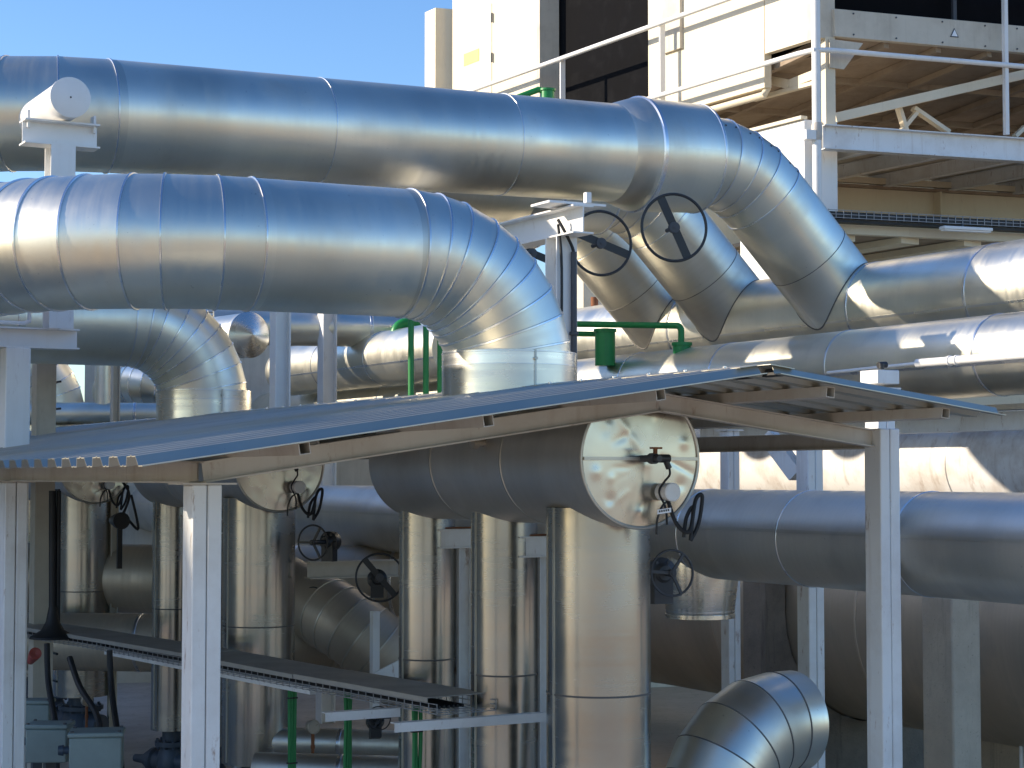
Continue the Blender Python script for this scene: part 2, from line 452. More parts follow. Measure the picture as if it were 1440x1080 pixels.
for vi, K in enumerate(caps):
    t = thing('pressure_vessel', (K - q * VL / 2), vess_lbl[vi], 'vessel', 'aluminium clad vessels in a row under the shed')
    sh = MB(); e = K - q * VL
    sh.tube([K, K - q * 1.05, K - q * 2.1, e], vr, 64, (False, True)); sh.build('shell', 'vessel', t)
    # end cap: flat dented sheet, two halves, raised rim
    ec = MB(); rings = []
    x = g; nr = 40 if vi == 0 else 14; na = 144 if vi == 0 else 72
    rnd = random.Random(31 + vi)
    dents = [(rnd.uniform(-.36, .36), rnd.uniform(-.36, .36), rnd.uniform(.018, .05), rnd.uniform(-.0022, .0022)) for _ in range(8)]
    folds = []
    for _ in range(13):
        a_ = rnd.uniform(0, 6.28); r_ = rnd.uniform(.12, .36); th = a_ + rnd.uniform(-.5, .5) + (1.57 if rnd.random() < .4 else 0); l_ = rnd.uniform(.05, .16)
        cx, cy = r_ * math.cos(a_), r_ * math.sin(a_); folds.append((cx - l_ * math.cos(th), cy - l_ * math.sin(th), cx + l_ * math.cos(th), cy + l_ * math.sin(th), rnd.uniform(.014, .03), rnd.uniform(-.0032, .0032)))
    dents += [(.34 * math.cos(a), .34 * math.sin(a), .035, .0045 * (-1) ** i) for i, a in enumerate((0.3, -.5, -1.0, 2.3, 3.4, 4.0, -1.6))]
    for a in range(nr + 1):
        rr = vr * a / nr
        pts = []
        for b in range(na):
            u, w = rr * math.cos(2 * math.pi * b / na), rr * math.sin(2 * math.pi * b / na)
            hgt = .012 * (1 - (rr / vr) ** 2)
            for du, dw, ds, dh in dents: hgt += dh * math.exp(-((u - du) ** 2 + (w - dw) ** 2) / ds ** 2)
            for x0, y0, x1, y1, fw_, fh in folds:
                dx, dy = x1 - x0, y1 - y0; tt = max(0, min(1, ((u - x0) * dx + (w - y0) * dy) / (dx * dx + dy * dy)))
                hgt += fh * math.sin(math.pi * min(1, .15 + .7 * tt)) * math.exp(-((u - x0 - tt * dx) ** 2 + (w - y0 - tt * dy) ** 2) / fw_ ** 2)
            if a == nr: hgt = 0
            pts.append(K + x * u + UP * w + q * (.004 + hgt))
        rings.append(ec.add(pts))
    for a in range(nr):
        for b in range(na):
            c = (b + 1) % na; ec.face([rings[a] + b, rings[a + 1] + b, rings[a + 1] + c, rings[a] + c][::-1] if g.cross(UP).dot(q) < 0 else [rings[a] + b, rings[a + 1] + b, rings[a + 1] + c, rings[a] + c], [(0, 0)] * 4)
    cap = ec.build('end_cap', 'alu_cap', t, angle=180)
    rm = MB(); rm.torus(K + q * .006, q, vr, .012, 72, 8); rm.build('rim', 'alu_dull', cap)
    sm = MB(); sm.bar(K - g * (vr - .01) + q * .022, K + g * (vr - .01) + q * .022, .010, .020); sm.build('seam_strip', 'alu_dull', cap)
    sd = MB()
    for tt in (1.05, 2.1): sd.ring(K - q * tt, q, vr, .03, .004, 64)
    sd.build('joint_band', 'alu_dull', t)
    nz = MB()
    for px_t, zz in ((1.3, .12), (2.55, .1)):
        b0 = K - q * px_t - g * vr * .97 + UP * zz
        nz.lathe(b0, -g, [(-.06, .03), (.05, .03), (.05, .05), (.09, .05), (.10, 0)], 16)
    nz.build('nozzle', 'alu_dark', t)
    # risers
    for ri, ((px, rr), of) in enumerate(zip(riser_px, offs)):
        c = K + q * of
        top = c.z - vr * .72; bot = .02 if False else (c.z - vr - 2.32 + (0, .10, .0)[ri] * 0)
        r = thing('riser_pipe', (c.x, c.y, bot), ris_lbl[vi][ri], 'pipe', 'vertical riser pipes under the vessels')
        zj = H - 1.38
        m = MB(); pts = [V((c.x, c.y, z)) for z in (bot, zj, top)]
        m.tube(pts, rr, 48, (True, True)); m.build('cladding', 'riser', r)
        b = MB(); b.ring(V((c.x, c.y, zj)), UP, rr, .016, .003); b.build('joint_band', 'seam_dark', r)
        s = MB(); dv = (CAM - c); dv.z = 0; dv.normalize(); sd_ = rot(dv, UP, R(-58)); 
        s.bar(V((c.x, c.y, bot + .02)) + sd_ * (rr + .001), V((c.x, c.y, top)) + sd_ * (rr + .001), .02, .006, up=sd_); s.build('lap_seam', 'alu_dull', r)
        # valve and foot below the cladding
        vb = MB(); f0 = V((c.x, c.y, bot))
        vb.lathe(f0, -UP, [(-.05, rr * .45), (.12, rr * .45), (.12, rr * .8), (.17, rr * .8), (.17, rr * .5), (.24, rr * .62), (.36, rr * .75), (.48, rr * .62), (.52, rr * .5), (.52, rr * .8), (.57, rr * .8), (.57, rr * .45), (bot, rr * .45)], 24)
        hb = vb
        for fz in (.145, .545):
            for k in range(10):
                a = k * math.pi / 5; hb.lathe(f0 + V((math.cos(a), math.sin(a), 0)) * rr * .68 - UP * (fz - .05), -UP, [(0, 0), (0, .016), (.1, .016), (.1, 0)], 6)
        fl_b = vb.build('flanged_valve', 'blue_iron', r)
        bb = MB(); bb.lathe(f0 - UP * .34, -(rot(q, UP, .5)), [(-.35, 0), (-.35, rr * .38), (-.1, rr * .45), (rr * .9, rr * .5), (rr * .9 + .02, rr * .62), (rr * .9 + .06, rr * .62), (rr * .9 + .2, .05), (rr * .9 + .32, .04), (rr * .9 + .32, 0)], 20)
        bb.build('bonnet', 'blue_iron', fl_b)

# swan-neck pipes above each vessel
fr_ = .44
SW = onq(K1, 716)                       # axis of the collar
swz = P(300, 341, onq(SW, 716).y)       # not used for placing, only to read the height
Zp = H + 1.535
pts_l = ['front swan neck pipe curving down into the shiny collar at the ridge', 'second swan neck pipe behind the front one, bending into the lit collar', 'third swan neck pipe far left, behind the white cross beam']
cl_l = []
hp = math.atan(2600 / 0.1)
hdir = rot(-g, UP, R(4))   # horizontal heading of the pipe, left and nearer
hdir = V((-math.cos(R(26)), -math.sin(R(26)), 0))
dist = (onq(SW, 347, -hdir) - SW).length
for vi, K in enumerate(caps):
    c = SW + (K - K1) - q * (.38 if vi else 0)
    t = thing('swan_neck_pipe', (c.x, c.y, H + .5), pts_l[vi], 'pipe', 'swan neck pipes rising from the vessels')
    ridge = H + .6
    Rb = .80; zs = Zp - Rb
    low = V((c.x, c.y, K.z + vr * .8))
    st = V((c.x, c.y, zs))
    a1 = arc(st, UP, hdir, Rb, 9, .12)
    m = MB(); m.tube([low, st] + a1[1:] + [a1[-1] + hdir * .05], fr_, 64, (True, False)); el = m.build('elbow', 'alu', t)
    bd = beads([low, st] + a1[1:] + [a1[-1] + hdir], range(2, 11), fr_); bd.build('seam_band', 'bead', el)
    p0 = a1[-1]
    p1 = p0 + hdir * (dist - Rb)
    m = MB(); mid = p0.lerp(p1, .02)
    m.tube([p0 + hdir * .05, p1 - hdir * .05], fr_, 64, (False, False)); ss = m.build('straight_section', 'alu', t)
    a2 = arc(p1, hdir, -q, 1.5, 9, .15)
    end = a2[-1] + -q * (6 if vi == 0 else 3)
    m = MB(); m.tube([p1 - hdir * .05] + a2 + [end], fr_, 64, (False, True)); e2 = m.build('elbow', 'alu', t)
    bd = beads([p0] + a2 + [end], range(1, 11), fr_); bd.build('seam_band', 'bead', e2)
    cm = MB(); cr = .475; zc = H + .865
    cb = V((c.x, c.y, H + .33)); ct = V((c.x, c.y, zc))
    cm.tube([cb, V((c.x, c.y, zc - .10)), ct], cr, 64, (True, True)); co = cm.build('collar', 'alu_shiny', t)
    rb = MB(); rb.ring(ct - UP * .008, UP, cr, .014, .004, 64); rb.ring(ct - UP * .095, UP, cr, .010, .004, 64); rb.build('collar_band', 'bead', co)
    vl = MB(); dv = (CAM - c); dv.z = 0; dv.normalize(); sd_ = rot(dv, UP, R(22))
    vl.bar(cb + sd_ * (cr + .002), ct + sd_ * (cr + .002), .016, .006, up=sd_); vl.lathe(ct - UP * .06 + sd_ * cr, sd_, [(0, .012), (.02, .012), (.02, 0)], 10); vl.build('lock_seam', 'alu_dull', co)

# instruments on the vessel ends
def wire(pts, r, sub=6):
    """smooth curve through points"""
    pts = [V(p) for p in pts]; out = []
    for i in range(len(pts) - 1):
        p0, p1, p2, p3 = pts[max(i - 1, 0)], pts[i], pts[i + 1], pts[min(i + 2, len(pts) - 1)]
        for k in range(sub):
            t = k / sub
            out.append(.5 * ((2 * p1) + (p2 - p0) * t + (2 * p0 - 5 * p1 + 4 * p2 - p3) * t * t + (3 * p1 - p0 - 3 * p2 + p3) * t ** 3))
    out.append(pts[-1]); return MB().tube(out, r, 10, sharp=False)
def capP(K, px, py, o=.0):    # a point in front of the nearest vessel's end, by its offset on the disc
    p = onplane(px, py, K1 + q * o, q); return K + (p - K1)
for vi, K in enumerate(caps):
    lb = ['black valve and pressure transmitter on the nearest vessel end', 'transmitter and thin black lead on the middle vessel end', 'transmitter on the farthest vessel end under the eave']
    t = thing('pressure_transmitter', capP(K, 912, 648, .05), lb[vi], 'gauge', 'transmitters on the vessel ends')
    m = MB(); a = capP(K, 903, 645, .02)
    m.lathe(a, q, [(-.03, .022), (.10, .022), (.10, .034), (.15, .034), (.15, .02), (.2, .02), (.2, 0)], 16)
    m.build('stub_pipe', 'grey_iron', t)
    m = MB(); b = a + q * .15
    m.tube([b - g * .015, b + g * .10], .026, 16); m.tube([b + g * .07, b + g * .10 - UP * .06], .019, 12); m.build('valve_body', 'black', t, bevel=.004)
    m = MB(); m.bar(b + UP * .03, b + UP * .062, .02, .02, up=g); m.bar(b + UP * .064 - g * .035, b + UP * .064 + g * .045, .022, .012); m.build('lever', 'rustpipe', t)
    m = MB(); d = capP(K, 946, 692, .16)
    m.lathe(d - q * .12, q, [(0, .0), (0, .055), (.12, .058), (.125, .05), (.122, 0)], 28); m.build('round_housing', 'white_clean', t)
    m = wire([b + g * .10 - UP * .05, b + g * .105 - UP * .10, d - q * .03 - g * .045 + UP * .06, d - q * .06 - g * .06, d - q * .05 - UP * .10 - g * .02, d - UP * .2 - q * .02 - g * .03], .007); m.build('lead', 'rubber', t)
    m = wire([d - UP * .05 - q * .05, d - UP * .09 - g * .08, d - UP * .17 - g * .115, d - UP * .26 - g * .12], .007); m.build('lead', 'rubber', t)
    if vi == 0:
        m = MB(); w = d - UP * .118 - g * .065 + q * .01; m.plate([w - g * .055 - UP * .018, w + g * .045 - UP * .006, w + g * .045 + UP * .022, w - g * .055 + UP * .010], .004); tg = m.build('name_tag', 'sign', t)
        m = MB()
        for k in range(5): m.box(w + q * .0035 + g * (-.04 + k * .016) + UP * (.0 + k * .002), g * .005, q * .0005, UP * .006)
        m.build('tag_letters', 'black', tg)
    m = wire([d - UP * .06 - q * .05, d - UP * .2 + g * .03, d - UP * .24 + g * .09 + q * .05, d + g * .17 - UP * .05, d + g * .22 - UP * .03, d + g * .19 - UP * .2, d + g * .13 - UP * .3], .013); m.build('loop_cable', 'rubber', t)
    m = wire([d + g * .08 - UP * .28, d + g * .10 - UP * .16, d + g * .15 - UP * .10, d + g * .13 - UP * .3], .012); m.build('loop_cable', 'rubber', t)

# support stands between the risers
for vi, K in enumerate(caps[:2]):
    for ri, (px, o1) in enumerate(((651, 0), (764, 0))):
        c = onq(K1 + g * .25, px) + (K - K1)
        lb = [['narrow white stand between slim and middle riser of the nearest vessel', 'white stand between middle and fat riser of the nearest vessel'],
              ['white stand between the risers left of the front post', 'white stand half hidden by the front white post']][vi][ri]
        t = thing('vessel_support', (c.x, c.y, 0), lb, 'support stand', 'white stands carrying the vessels')
        zt = H - (.40 if ri == 0 else .42)
        m = MB(); m.ibeam(V((c.x, c.y, 0)), V((c.x, c.y, zt - .14)), .12, .12, .01, up=g); m.build('post', 'white', t)
        m = MB(); a = V((c.x, c.y, zt - .07)) + q * .05 + g * .14; m.box(a - g * .22, g * .16, q * .06, UP * .06); m.box(a - g * .22 + UP * .0665, g * .18, q * .08, UP * .006); m.box(a - g * .22 - UP * .0665, g * .18, q * .08, UP * .006); m.build('cross_beam', 'white', t)
        m = MB(); b = a - g * .30 + UP * .075
        m.tube(arc(b + UP * .12 - q * .05, -UP, q, .06, 6), .02, 12, sharp=False); m.build('hook_bolt', 'white', t)
        m = MB(); m.bar(a - g * .35 + UP * .08, a - g * .1 + UP * .08, .1, .012); m.build('saddle_plate', 'rustpipe', t)

# ------------------------------------------------------------------ large upper pipes
T0 = P(150, 168, 16.25)
T0.z = H + 3.19
TPr = .5
T1 = onq(T0, 880, g); T1.z = H + 3.31
tdir = (T1 - T0).normalized()
def top_pipe(off, first, label):
    p0 = T0 + off; pe = T1 + off
    t = thing('top_pipe', pe, label, 'pipe', 'upper pipes bending down to the header')
    if first:
        a = arc(p0, -tdir, -q, 1.6, 6); endp = a[-1] - q * 5
        path = [pe, p0] ; 
        j1 = onq(p0, 445, tdir); j2 = onq(p0, 703, tdir)
        m = MB(); m.tube([pe, j2, j1, p0 + tdir * .05], TPr, 72, (True, False)); s1 = m.build('straight_section', 'alu', t)
        b = MB()
        for j in (j1, j2): b.ring(j, tdir, TPr, .014, .006, 72)
        b.build('seam_band', 'bead', s1)
        m = MB(); m.tube([a[0] + tdir * .05] + a + [endp], TPr, 72, (False, True)); e = m.build('elbow', 'alu', t)
        bd = beads([pe] + a + [endp], range(1, 8), TPr, n=72); bd.build('seam_band', 'bead', e)
    else:
        m = MB(); m.tube([pe, pe - tdir * 4.0], TPr, 64); m.build('straight_section', 'alu_dull', t)
    # flared sleeve then elbow down
    sr = .585
    m = MB(); m.lathe(pe, tdir, [(-.18, TPr - .01), (-.16, TPr + .012), (.04, sr - .012), (.10, sr), (.12, sr), (.88, sr - .02), (.885, sr - .02), (.885, TPr * .9)], 72); sl = m.build('flared_sleeve', 'alu', t)
    b = MB(); b.ring(pe + tdir * .12, tdir, sr, .06, .014, 72); b.ring(pe + tdir * .86, tdir, sr - .02, .03, .008, 72); b.build('seam_band', 'bead', sl)
    er = .47
    es = pe + tdir * .86
    dn = (tdir * 1 - UP * 1.02).normalized()
    a = arc(es, tdir, dn, 1.2, 4, .1)
    ln = 2.15
    j = a[-1] + dn * .84; f = a[-1] + dn * 1.66
    m = MB(); m.tube([es - tdir * .1] + a + [a[-1] + dn * .04], er, 64, (True, False)); e = m.build('elbow', 'alu', t)
    bd = beads([es - tdir * .1] + a + [f], range(2, 6), er, n=64); bd.build('seam_band', 'bead', e)
    m = MB(); m.tube([a[-1] + dn * .04, j, f], er, 64, (False, True)); l = m.build('diagonal_leg', 'alu' if first else 'alu_dull', t)
    b = MB(); b.ring(j, dn, er, .010, .004, 64); b.build('seam_band', 'seam_dark', l)
    # gasket line where the leg is saddled on to the header
    u1 = q.copy(); u2 = dn.cross(q).normalized(); curve = []
    for k in range(73):
        an = 2 * math.pi * k / 72; o = f + (u1 * math.cos(an) + u2 * math.sin(an)) * er - dn * 1.5
        rel = o - f; rp = rel - q * rel.dot(q); dp = dn - q * dn.dot(q)
        A_, B_, C_ = dp.dot(dp), 2 * rp.dot(dp), rp.dot(rp) - .5 ** 2
        dsc = B_ * B_ - 4 * A_ * C_
        if dsc > 0: curve.append(o + dn * ((-B_ - math.sqrt(dsc)) / (2 * A_)))
    m = MB(); m.tube(curve, .009, 8, (False, False), sharp=False); m.build('saddle_seam', 'seam_dark', l)
    # lap seam with rivets on the elbow's near side
    rv = MB(); per = (q * .80 + UP * .60).normalized()
    sideq = q
    for i in range(1, len(a)):
        for p in (a[i], (a[i] + a[i - 1]) / 2):
            dd = (a[i] - a[i - 1]).normalized(); nn = (q * .72 + dd.cross(q).normalized() * (-.69 if dd.cross(q).z < 0 else .69)).normalized()
            rv.lathe(p + nn * er * .995, nn, [(0, .012), (.008, .011), (.01, 0)], 8)
    rv.build('rivet', 'grey_iron', e)
    return f
foot = top_pipe(V((0, 0, 0)), True, 'long thick upper pipe crossing the sky with a flared sleeve and diagonal leg')
pos3 = [onq(foot, 1175), onq(foot, 1040), onq(foot, 925)]
top_pipe(onq(foot, 1047) - foot, False, 'middle diagonal pipe behind the right handwheel')
top_pipe(onq(foot, 948) - foot, False, 'leftmost diagonal pipe behind the left handwheel and white post')

# trunnion on the first upper pipe (a part of it would sit here; it rests on the T-stand)
tr_c = P(99, 137, 14.75)
tb = MB(); tb.tube([tr_c, tr_c - q * 1.35], .158, 48); tb.lathe(tr_c, q, [(-.02, .165), (.006, .165), (.010, .158), (.010, .02), (.012, .0)], 48)
tro = tb.build('pipe_trunnion', 'white_clean'); tag(tro, 'white round trunnion stub resting on the T shaped stand against the sky pipe', 'trunnion')
bh = MB(); bh.lathe(tr_c + q * .0125, q, [(0, .008), (.001, 0)], 10); bh.build('drain_hole', 'black', tro)

# T-stand carrying it
bc = P(85, 190, 14.95)
ts = thing('pipe_stand', (bc.x, bc.y, H + 1.2), 'white T shaped stand under the round trunnion, upper left', 'pipe stand', 'white steel pipe stands')
m = MB(); m.ibeam(bc - g * .31, bc + g * .30, .20, .2, .014); m.build('cross_beam', 'white_clean', ts)
m = MB(); zb = P(85, 463, 14.95).z
m.ibeam(V((bc.x, bc.y, zb)), bc - UP * .10, .20, .20, .013, up=q); m.build('column', 'white_clean', ts)
m = MB()
for sg in (-1, 1):
    b = bc + UP * .105 + g * sg * .27
    m.tube([b + q * .05, b + q * .05 + UP * .0], .02, 8) if False else None
    m.bar(b - q * .05, b + q * .05, .02, .14) ; m.bar(b + UP * .0 - q * .05 - g * sg * .06, b - q * .05 + UP * .0, .05, .014)
m.build('cradle', 'white_clean', ts)
bl = P(52, 476, 14.95)
cs = thing('pipe_stand', (bl.x, bl.y, 0), 'white column with cross beam rising through the roof at the left edge', 'pipe stand', 'white steel pipe stands')
m = MB(); e = onq(bl, 108, g); m.ibeam(e - g * 1.6, e, .165, .17, .013); m.build('cross_beam', 'white_clean', cs)
m = MB(); cc = onq(bl, 22, g); m.bar(V((cc.x, cc.y, 0)), V((cc.x, cc.y, bl.z - .083)), .2, .2, up=q); m.build('column', 'white_clean', cs, bevel=.01)
m = MB(); hk = onq(bl, 34, g) + UP * .09; m.tube([hk - g * .2 + UP * .03, hk + UP * .03] + [hk + g * .04 + UP * .05, hk + g * .04 + UP * .12], .016, 10, sharp=False); m.build('hook_bolt', 'white_clean', cs)

# support frame in the centre
fb = P(812, 288 + 22, 15.6)
fs = thing('support_frame', (fb.x, fb.y, 0), 'white post and beam frame holding the sky pipe beside the left handwheel', 'support frame')
m = MB(); m.ibeam(fb + q * .1, fb - q * 4, .24, .2, .014); m.build('beam', 'white_clean', fs)
m = MB(); pc = onq(fb, 789); m.ibeam(V((pc.x, pc.y, 0)), V((pc.x, pc.y, fb.z - .12)), .20, .20, .014, up=q); m.build('post', 'white_clean', fs)
m = MB(); bp = fb + UP * .125; m.box(bp + UP * .02 - q * .15, g * .28, q * .16, UP * .01); m.bar(bp + UP * .03 + q * .0 + g * .1, bp + UP * .12 + g * .1, .05, .05, up=g); m.build('saddle_plate', 'white_clean', fs)
m = MB(); cdt = pc + q * .13 + g * .05; m.tube([V((cdt.x, cdt.y, fb.z - .25)), V((cdt.x, cdt.y, 1))], .026, 12); cd = m.build('conduit', 'grey_iron', fs)
m = MB()
for zz in (fb.z - .95, fb.z - 2.2): m.ring(V((cdt.x, cdt.y, zz)), UP, .028, .04, .012, 12)
m.build('clamp', 'grey_iron', cd)
m = wire([pc + q * .12 - g * .10 + UP * (fb.z + .02 - pc.z), pc + q * .16 - g * .06 + UP * (fb.z - .08 - pc.z), pc + q * .13 + g * .03 + UP * (fb.z - .2 - pc.z), cdt + UP * (fb.z - .26 - cdt.z)], .014); m.build('cable', 'rubber', fs)
m = wire([pc + q * .12 - g * .10 + UP * (fb.z - .02 - pc.z), pc + q * .13 - g * .07 + UP * (fb.z - .4 - pc.z), pc + q * .12 - g * .075 + UP * (fb.z - 1.5 - pc.z)], .012); m.build('cable', 'rubber', fs)

# ------------------------------------------------------------------ handwheel valves
def handwheel(c, axis, r, spokes, ang, label, body=True, mat='black', wide=False, rim=.011, gear=1.0, stem=.22, group='handwheel valves on the pipes'):
    axis = V(axis).normalized(); c = V(c)
    t = thing('handwheel_valve', c - axis * stem, label, 'valve', group)
    m = MB(); m.torus(c, axis, r, rim * r / .2, 56, 10); w = m.build('rim', mat, t)
    x = axis.cross(UP).normalized(); y = x.cross(axis)
    m = MB()
    for k in range(spokes):
        a = R(ang) + 2 * math.pi * k / spokes; d = x * math.cos(a) + y * math.sin(a)
        m.bar(c, c + d * r, (.05 if wide else .026) * r / .2, .014, up=axis)
    m.build('spoke', mat, t)
    m = MB(); m.lathe(c - axis * stem, axis, [(0, .02), (stem - .02, .02), (stem - .02, .035 * r / .2), (stem + .02, .033 * r / .2), (stem + .022, .014), (stem + .03, .014), (stem + .03, 0)], 20); m.build('hub', 'grey_iron' if wide else mat, t)
    if body:
        b = c - axis * (stem + .06 * gear)
        m = MB(); m.lathe(b - axis * .1 * gear, axis, [(0, 0), (0, .09 * gear), (.03, .11 * gear), (.12 * gear, .11 * gear), (.14 * gear, .07 * gear), (.18 * gear, .05 * gear), (.18 * gear, 0)], 24)
        m.box(b - UP * .11 * gear, x * .07 * gear, axis * .05 * gear, UP * .10 * gear)
        for k in range(6):
            a = k * math.pi / 3; d = x * math.cos(a) + y * math.sin(a)
            m.lathe(b + d * .085 * gear + axis * .02 * gear, axis, [(0, .012), (.02, .012), (.02, 0)], 6)
        m.build('gearbox', mat, t)
    return t
vax = V((.10, -.98, .12))
handwheel(P(948, 320, 17.2), V((.22, -.97, .0)), .315, 2, 65, 'large black two spoke handwheel in front of the middle diagonal pipe', wide=True, body=False, rim=.009)
handwheel(P(845, 342, 17.2), V((.30, -.95, 0)), .30, 2, 20, 'large black two spoke handwheel right of the white centre post', wide=True, body=False, rim=.009)
handwheel(P(748, 356, 18.3), V((.3, -.95, 0)), .30, 2, 20, 'black handwheel mostly hidden left of the white centre post', wide=True, rim=.009)
handwheel(P(945, 806, 12.6), V((.35, -.94, .05)), .155, 3, 5, 'dark grey three spoke handwheel right of the fat riser', mat='grey_iron', stem=.12)
handwheel(P(534, 812, 15.2), V((.15, -.98, .1)), .195, 2, 50, 'large black two spoke handwheel left of the slim riser', wide=True, rim=.009, gear=.75)
handwheel(P(440, 763, 16.6), V((-.45, -.88, 0)), .155, 3, 0, 'black handwheel beside the fat riser at the middle vessel', gear=.85)
handwheel(P(440, 842, 18.5), V((-.5, -.86, .1)), .115, 3, 40, 'small black handwheel above the dark flanged pipe', stem=.16, gear=.7)
handwheel(P(1003, 1082, 12.5), V((.2, -.95, .3)), .105, 3, 90, 'small black handwheel at the bottom edge before the elbow', stem=.1)
handwheel(P(533, 1010, 16.0), V((.3, -.95, .3)), .10, 3, 60, 'small black handwheel peeping under the cable tray end', stem=.1, gear=.7)
# lever operated damper between the far risers
lv = P(168, 770, 19.4); t = thing('lever_valve', lv, 'black lever arm hanging between the two far risers', 'valve')
m = MB(); m.bar(lv + UP * .30, lv - UP * .22, .05, .04, up=q); m.build('lever', 'black', t)
m = MB(); m.lathe(lv + UP * .28 - q * -.02, q, [(-.25, .05), (0, .09), (.05, .09), (.05, 0)], 16); m.build('pivot', 'black', t)
m = wire([lv + UP * .28, lv + UP * .55 + g * .1, lv + UP * .75 - g * .03], .014); m.build('cable', 'rubber', t)
m = wire([lv + UP * .28 + g * .1, lv + UP * .2 + g * .2, lv + UP * .55 + g * .12], .014); m.build('cable', 'rubber', t)

# ------------------------------------------------------------------ long pipes behind the shed
def run(name, pc, x0, x1, r, mat, label, seams, kind_end=(True, True), seam_w=.05, group=None, lap=None, lapmat='bead', d=None):
    d = d or q
    a, b = onq(pc, x0, d), onq(pc, x1, d)
    t = thing(name, (a + b) / 2, label, 'pipe', group)
    js = [onq(pc, x, d) for x in seams]
    m = MB(); m.tube([a] + js + [b], r, 64, kind_end); m.build('cladding', mat, t)
    if js:
        s = MB()
        for j in js: s.ring(j, d, r, seam_w, .005, 64)
        s.build('joint_band', 'bead', t)
    if lap is not None:
        nn = (-g * math.cos(lap) + UP * math.sin(lap))
        s = MB(); s.bar(a + nn * r, b + nn * r, .025, .006, up=nn); s.build('lap_seam', lapmat, t)
    return t
PA = foot.copy()
ra = .5
run('header_pipe', PA, 590, 1640, ra, 'alu', 'thick header pipe on which the three diagonal pipes land', (985, 1240, 1408), lap=R(-18))
PA2 = P(500, 510, 26.0); ra2 = .372
run('domed_pipe', PA2, 408, 645, ra2, 'alu', 'round ended pipe behind the three green legs left of the front collar', (470, 545), lap=R(-18), seam_w=.02)
PB = P(1200, 516, 17.2)
run('header_pipe', PB, 330, 1640, .345, 'alu', 'long pipe just above the shed roof, in front of the thick header pipe', (470, 560, 905, 1035, 1200, 1410), lap=R(-15), seam_w=.03)
PD = P(1200, 760, 14.4); 
run('low_pipe', PD, 120, 1560, .385, 'vessel', 'dark lower pipe running to the right edge behind the shed post', (650, 1002, 1145, 1312), seam_w=.02, lap=R(10), lapmat='alu_dull')
tag_ = None
# reducer below it
rc_ = onq(PD, 984); t = thing('pipe_reducer', rc_ - UP * .5, 'shiny tapered stub hanging below the dark lower pipe', 'pipe reducer')
m = MB(); m.lathe(rc_, -UP, [(.2, .33), (.40, .335), (.70, .295), (.70, .305), (.735, .305), (.735, .25), (.72, 0)], 64); m.build('cone', 'alu_shiny', t)
b = MB(); b.lathe(rc_ - UP * .68, UP, [(0, .29), (0, .303), (.012, .304), (.012, .29)], 64); b.build('seam_band', 'bead', t)

# white pipe beyond
PW = P(1300, 652, 18.3)
wt = run('white_pipe', PW, 900, 1560, .50, 'white_tank', 'large white painted pipe with brown streaks behind the shed', (1075, 1386), seam_w=.012)
# background tank
PT = P(1300, 862, 19.8); tl, tr2 = onq(PT, 250), onq(PT, 1640)
t = thing('storage_tank', V((PT.x, PT.y, 0)), 'huge dark clad tank in the shade on concrete saddles', 'tank')
m = MB(); js = [onq(PT, x) for x in (330, 420, 520, 640, 780, 940, 1120, 1330)]
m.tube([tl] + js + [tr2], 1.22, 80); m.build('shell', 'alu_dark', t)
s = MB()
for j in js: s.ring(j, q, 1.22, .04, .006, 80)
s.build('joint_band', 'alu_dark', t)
# concrete saddles and pillar
sc_ = onq(PT, 1215); sd = thing('concrete_saddle', V((sc_.x, sc_.y, 0)), 'dark concrete saddle under the huge tank', 'saddle')
poly = []
for k in range(17):
    a = math.pi + math.pi * (k / 16); poly.append(sc_ + g * 1.24 * math.cos(a) + UP * 1.24 * math.sin(a))
    
top_z = sc_.z + .3
outl = [V((sc_.x, sc_.y, 0)) - g * 1.45, V((sc_.x, sc_.y, 0)) + g * 1.45, sc_ + g * 1.45 + UP * .2, sc_ + g * 1.24 + UP * .2] + [p for p in reversed(poly)] + [sc_ - g * 1.24 + UP * .2, sc_ - g * 1.45 + UP * .2]
m = MB(); hq = q * .2
for k in range(len(poly) - 1):
    a, b = poly[k], poly[k + 1]; a0, b0 = V((a.x, a.y, 0)), V((b.x, b.y, 0))
    i = m.add([a0 - hq, b0 - hq, b - hq, a - hq, a0 + hq, b0 + hq, b + hq, a + hq])
    for f in ((0, 3, 2, 1), (4, 5, 6, 7), (2, 3, 7, 6)): m.face([i + x for x in f])
for sg in (-1, 1):
    a = V((sc_.x, sc_.y, (sc_.z + .35) / 2)) + g * sg * 1.37; m.box(a, g * .13, hq, UP * (sc_.z + .35) / 2)
m.build('cradle', 'concdark', sd)
pc = P(1338, 960, 16.6); pz = P(1338, 838, 16.6).z
m = MB(); m.box(V((pc.x, pc.y, pz / 2)), g * .165, q * .20, UP * pz / 2)
tag(m.build('concrete_pillar', 'conc', bevel=.02), 'pale rough concrete pillar under the dark lower pipe', 'pillar')
pc = P(1430, 1060, 19.0); pz = P(1430, 1018, 19).z
m = MB(); m.box(V((pc.x, pc.y, pz / 2)) + g * .2, g * .35, q * .4, UP * pz / 2); tag(m.build('concrete_block', 'conc', bevel=.02), 'small grey concrete block at the bottom right corner', 'block')
gp = P(1434, 900, 18.0); t = thing('guard_rail', (gp.x, gp.y, 0), 'thin white pipe with wing nuts at the right edge', 'rail')
m = MB(); m.tube([V((gp.x, gp.y, .3)), V((gp.x, gp.y, gp.z + .15))] + arc(V((gp.x, gp.y, gp.z + .15)), UP, g, .1, 5)[1:] + [V((gp.x, gp.y, gp.z + .25)) + g * .6], .02, 12, sharp=False); m.build('tube', 'white', t)
m = MB()
for zz in (934, 968, 1001): m.lathe(P(1430, zz, 17.9), -g, [(0, .03), (.03, .03), (.05, .012), (.05, 0)], 8)
m.build('nut', 'white_clean', t)

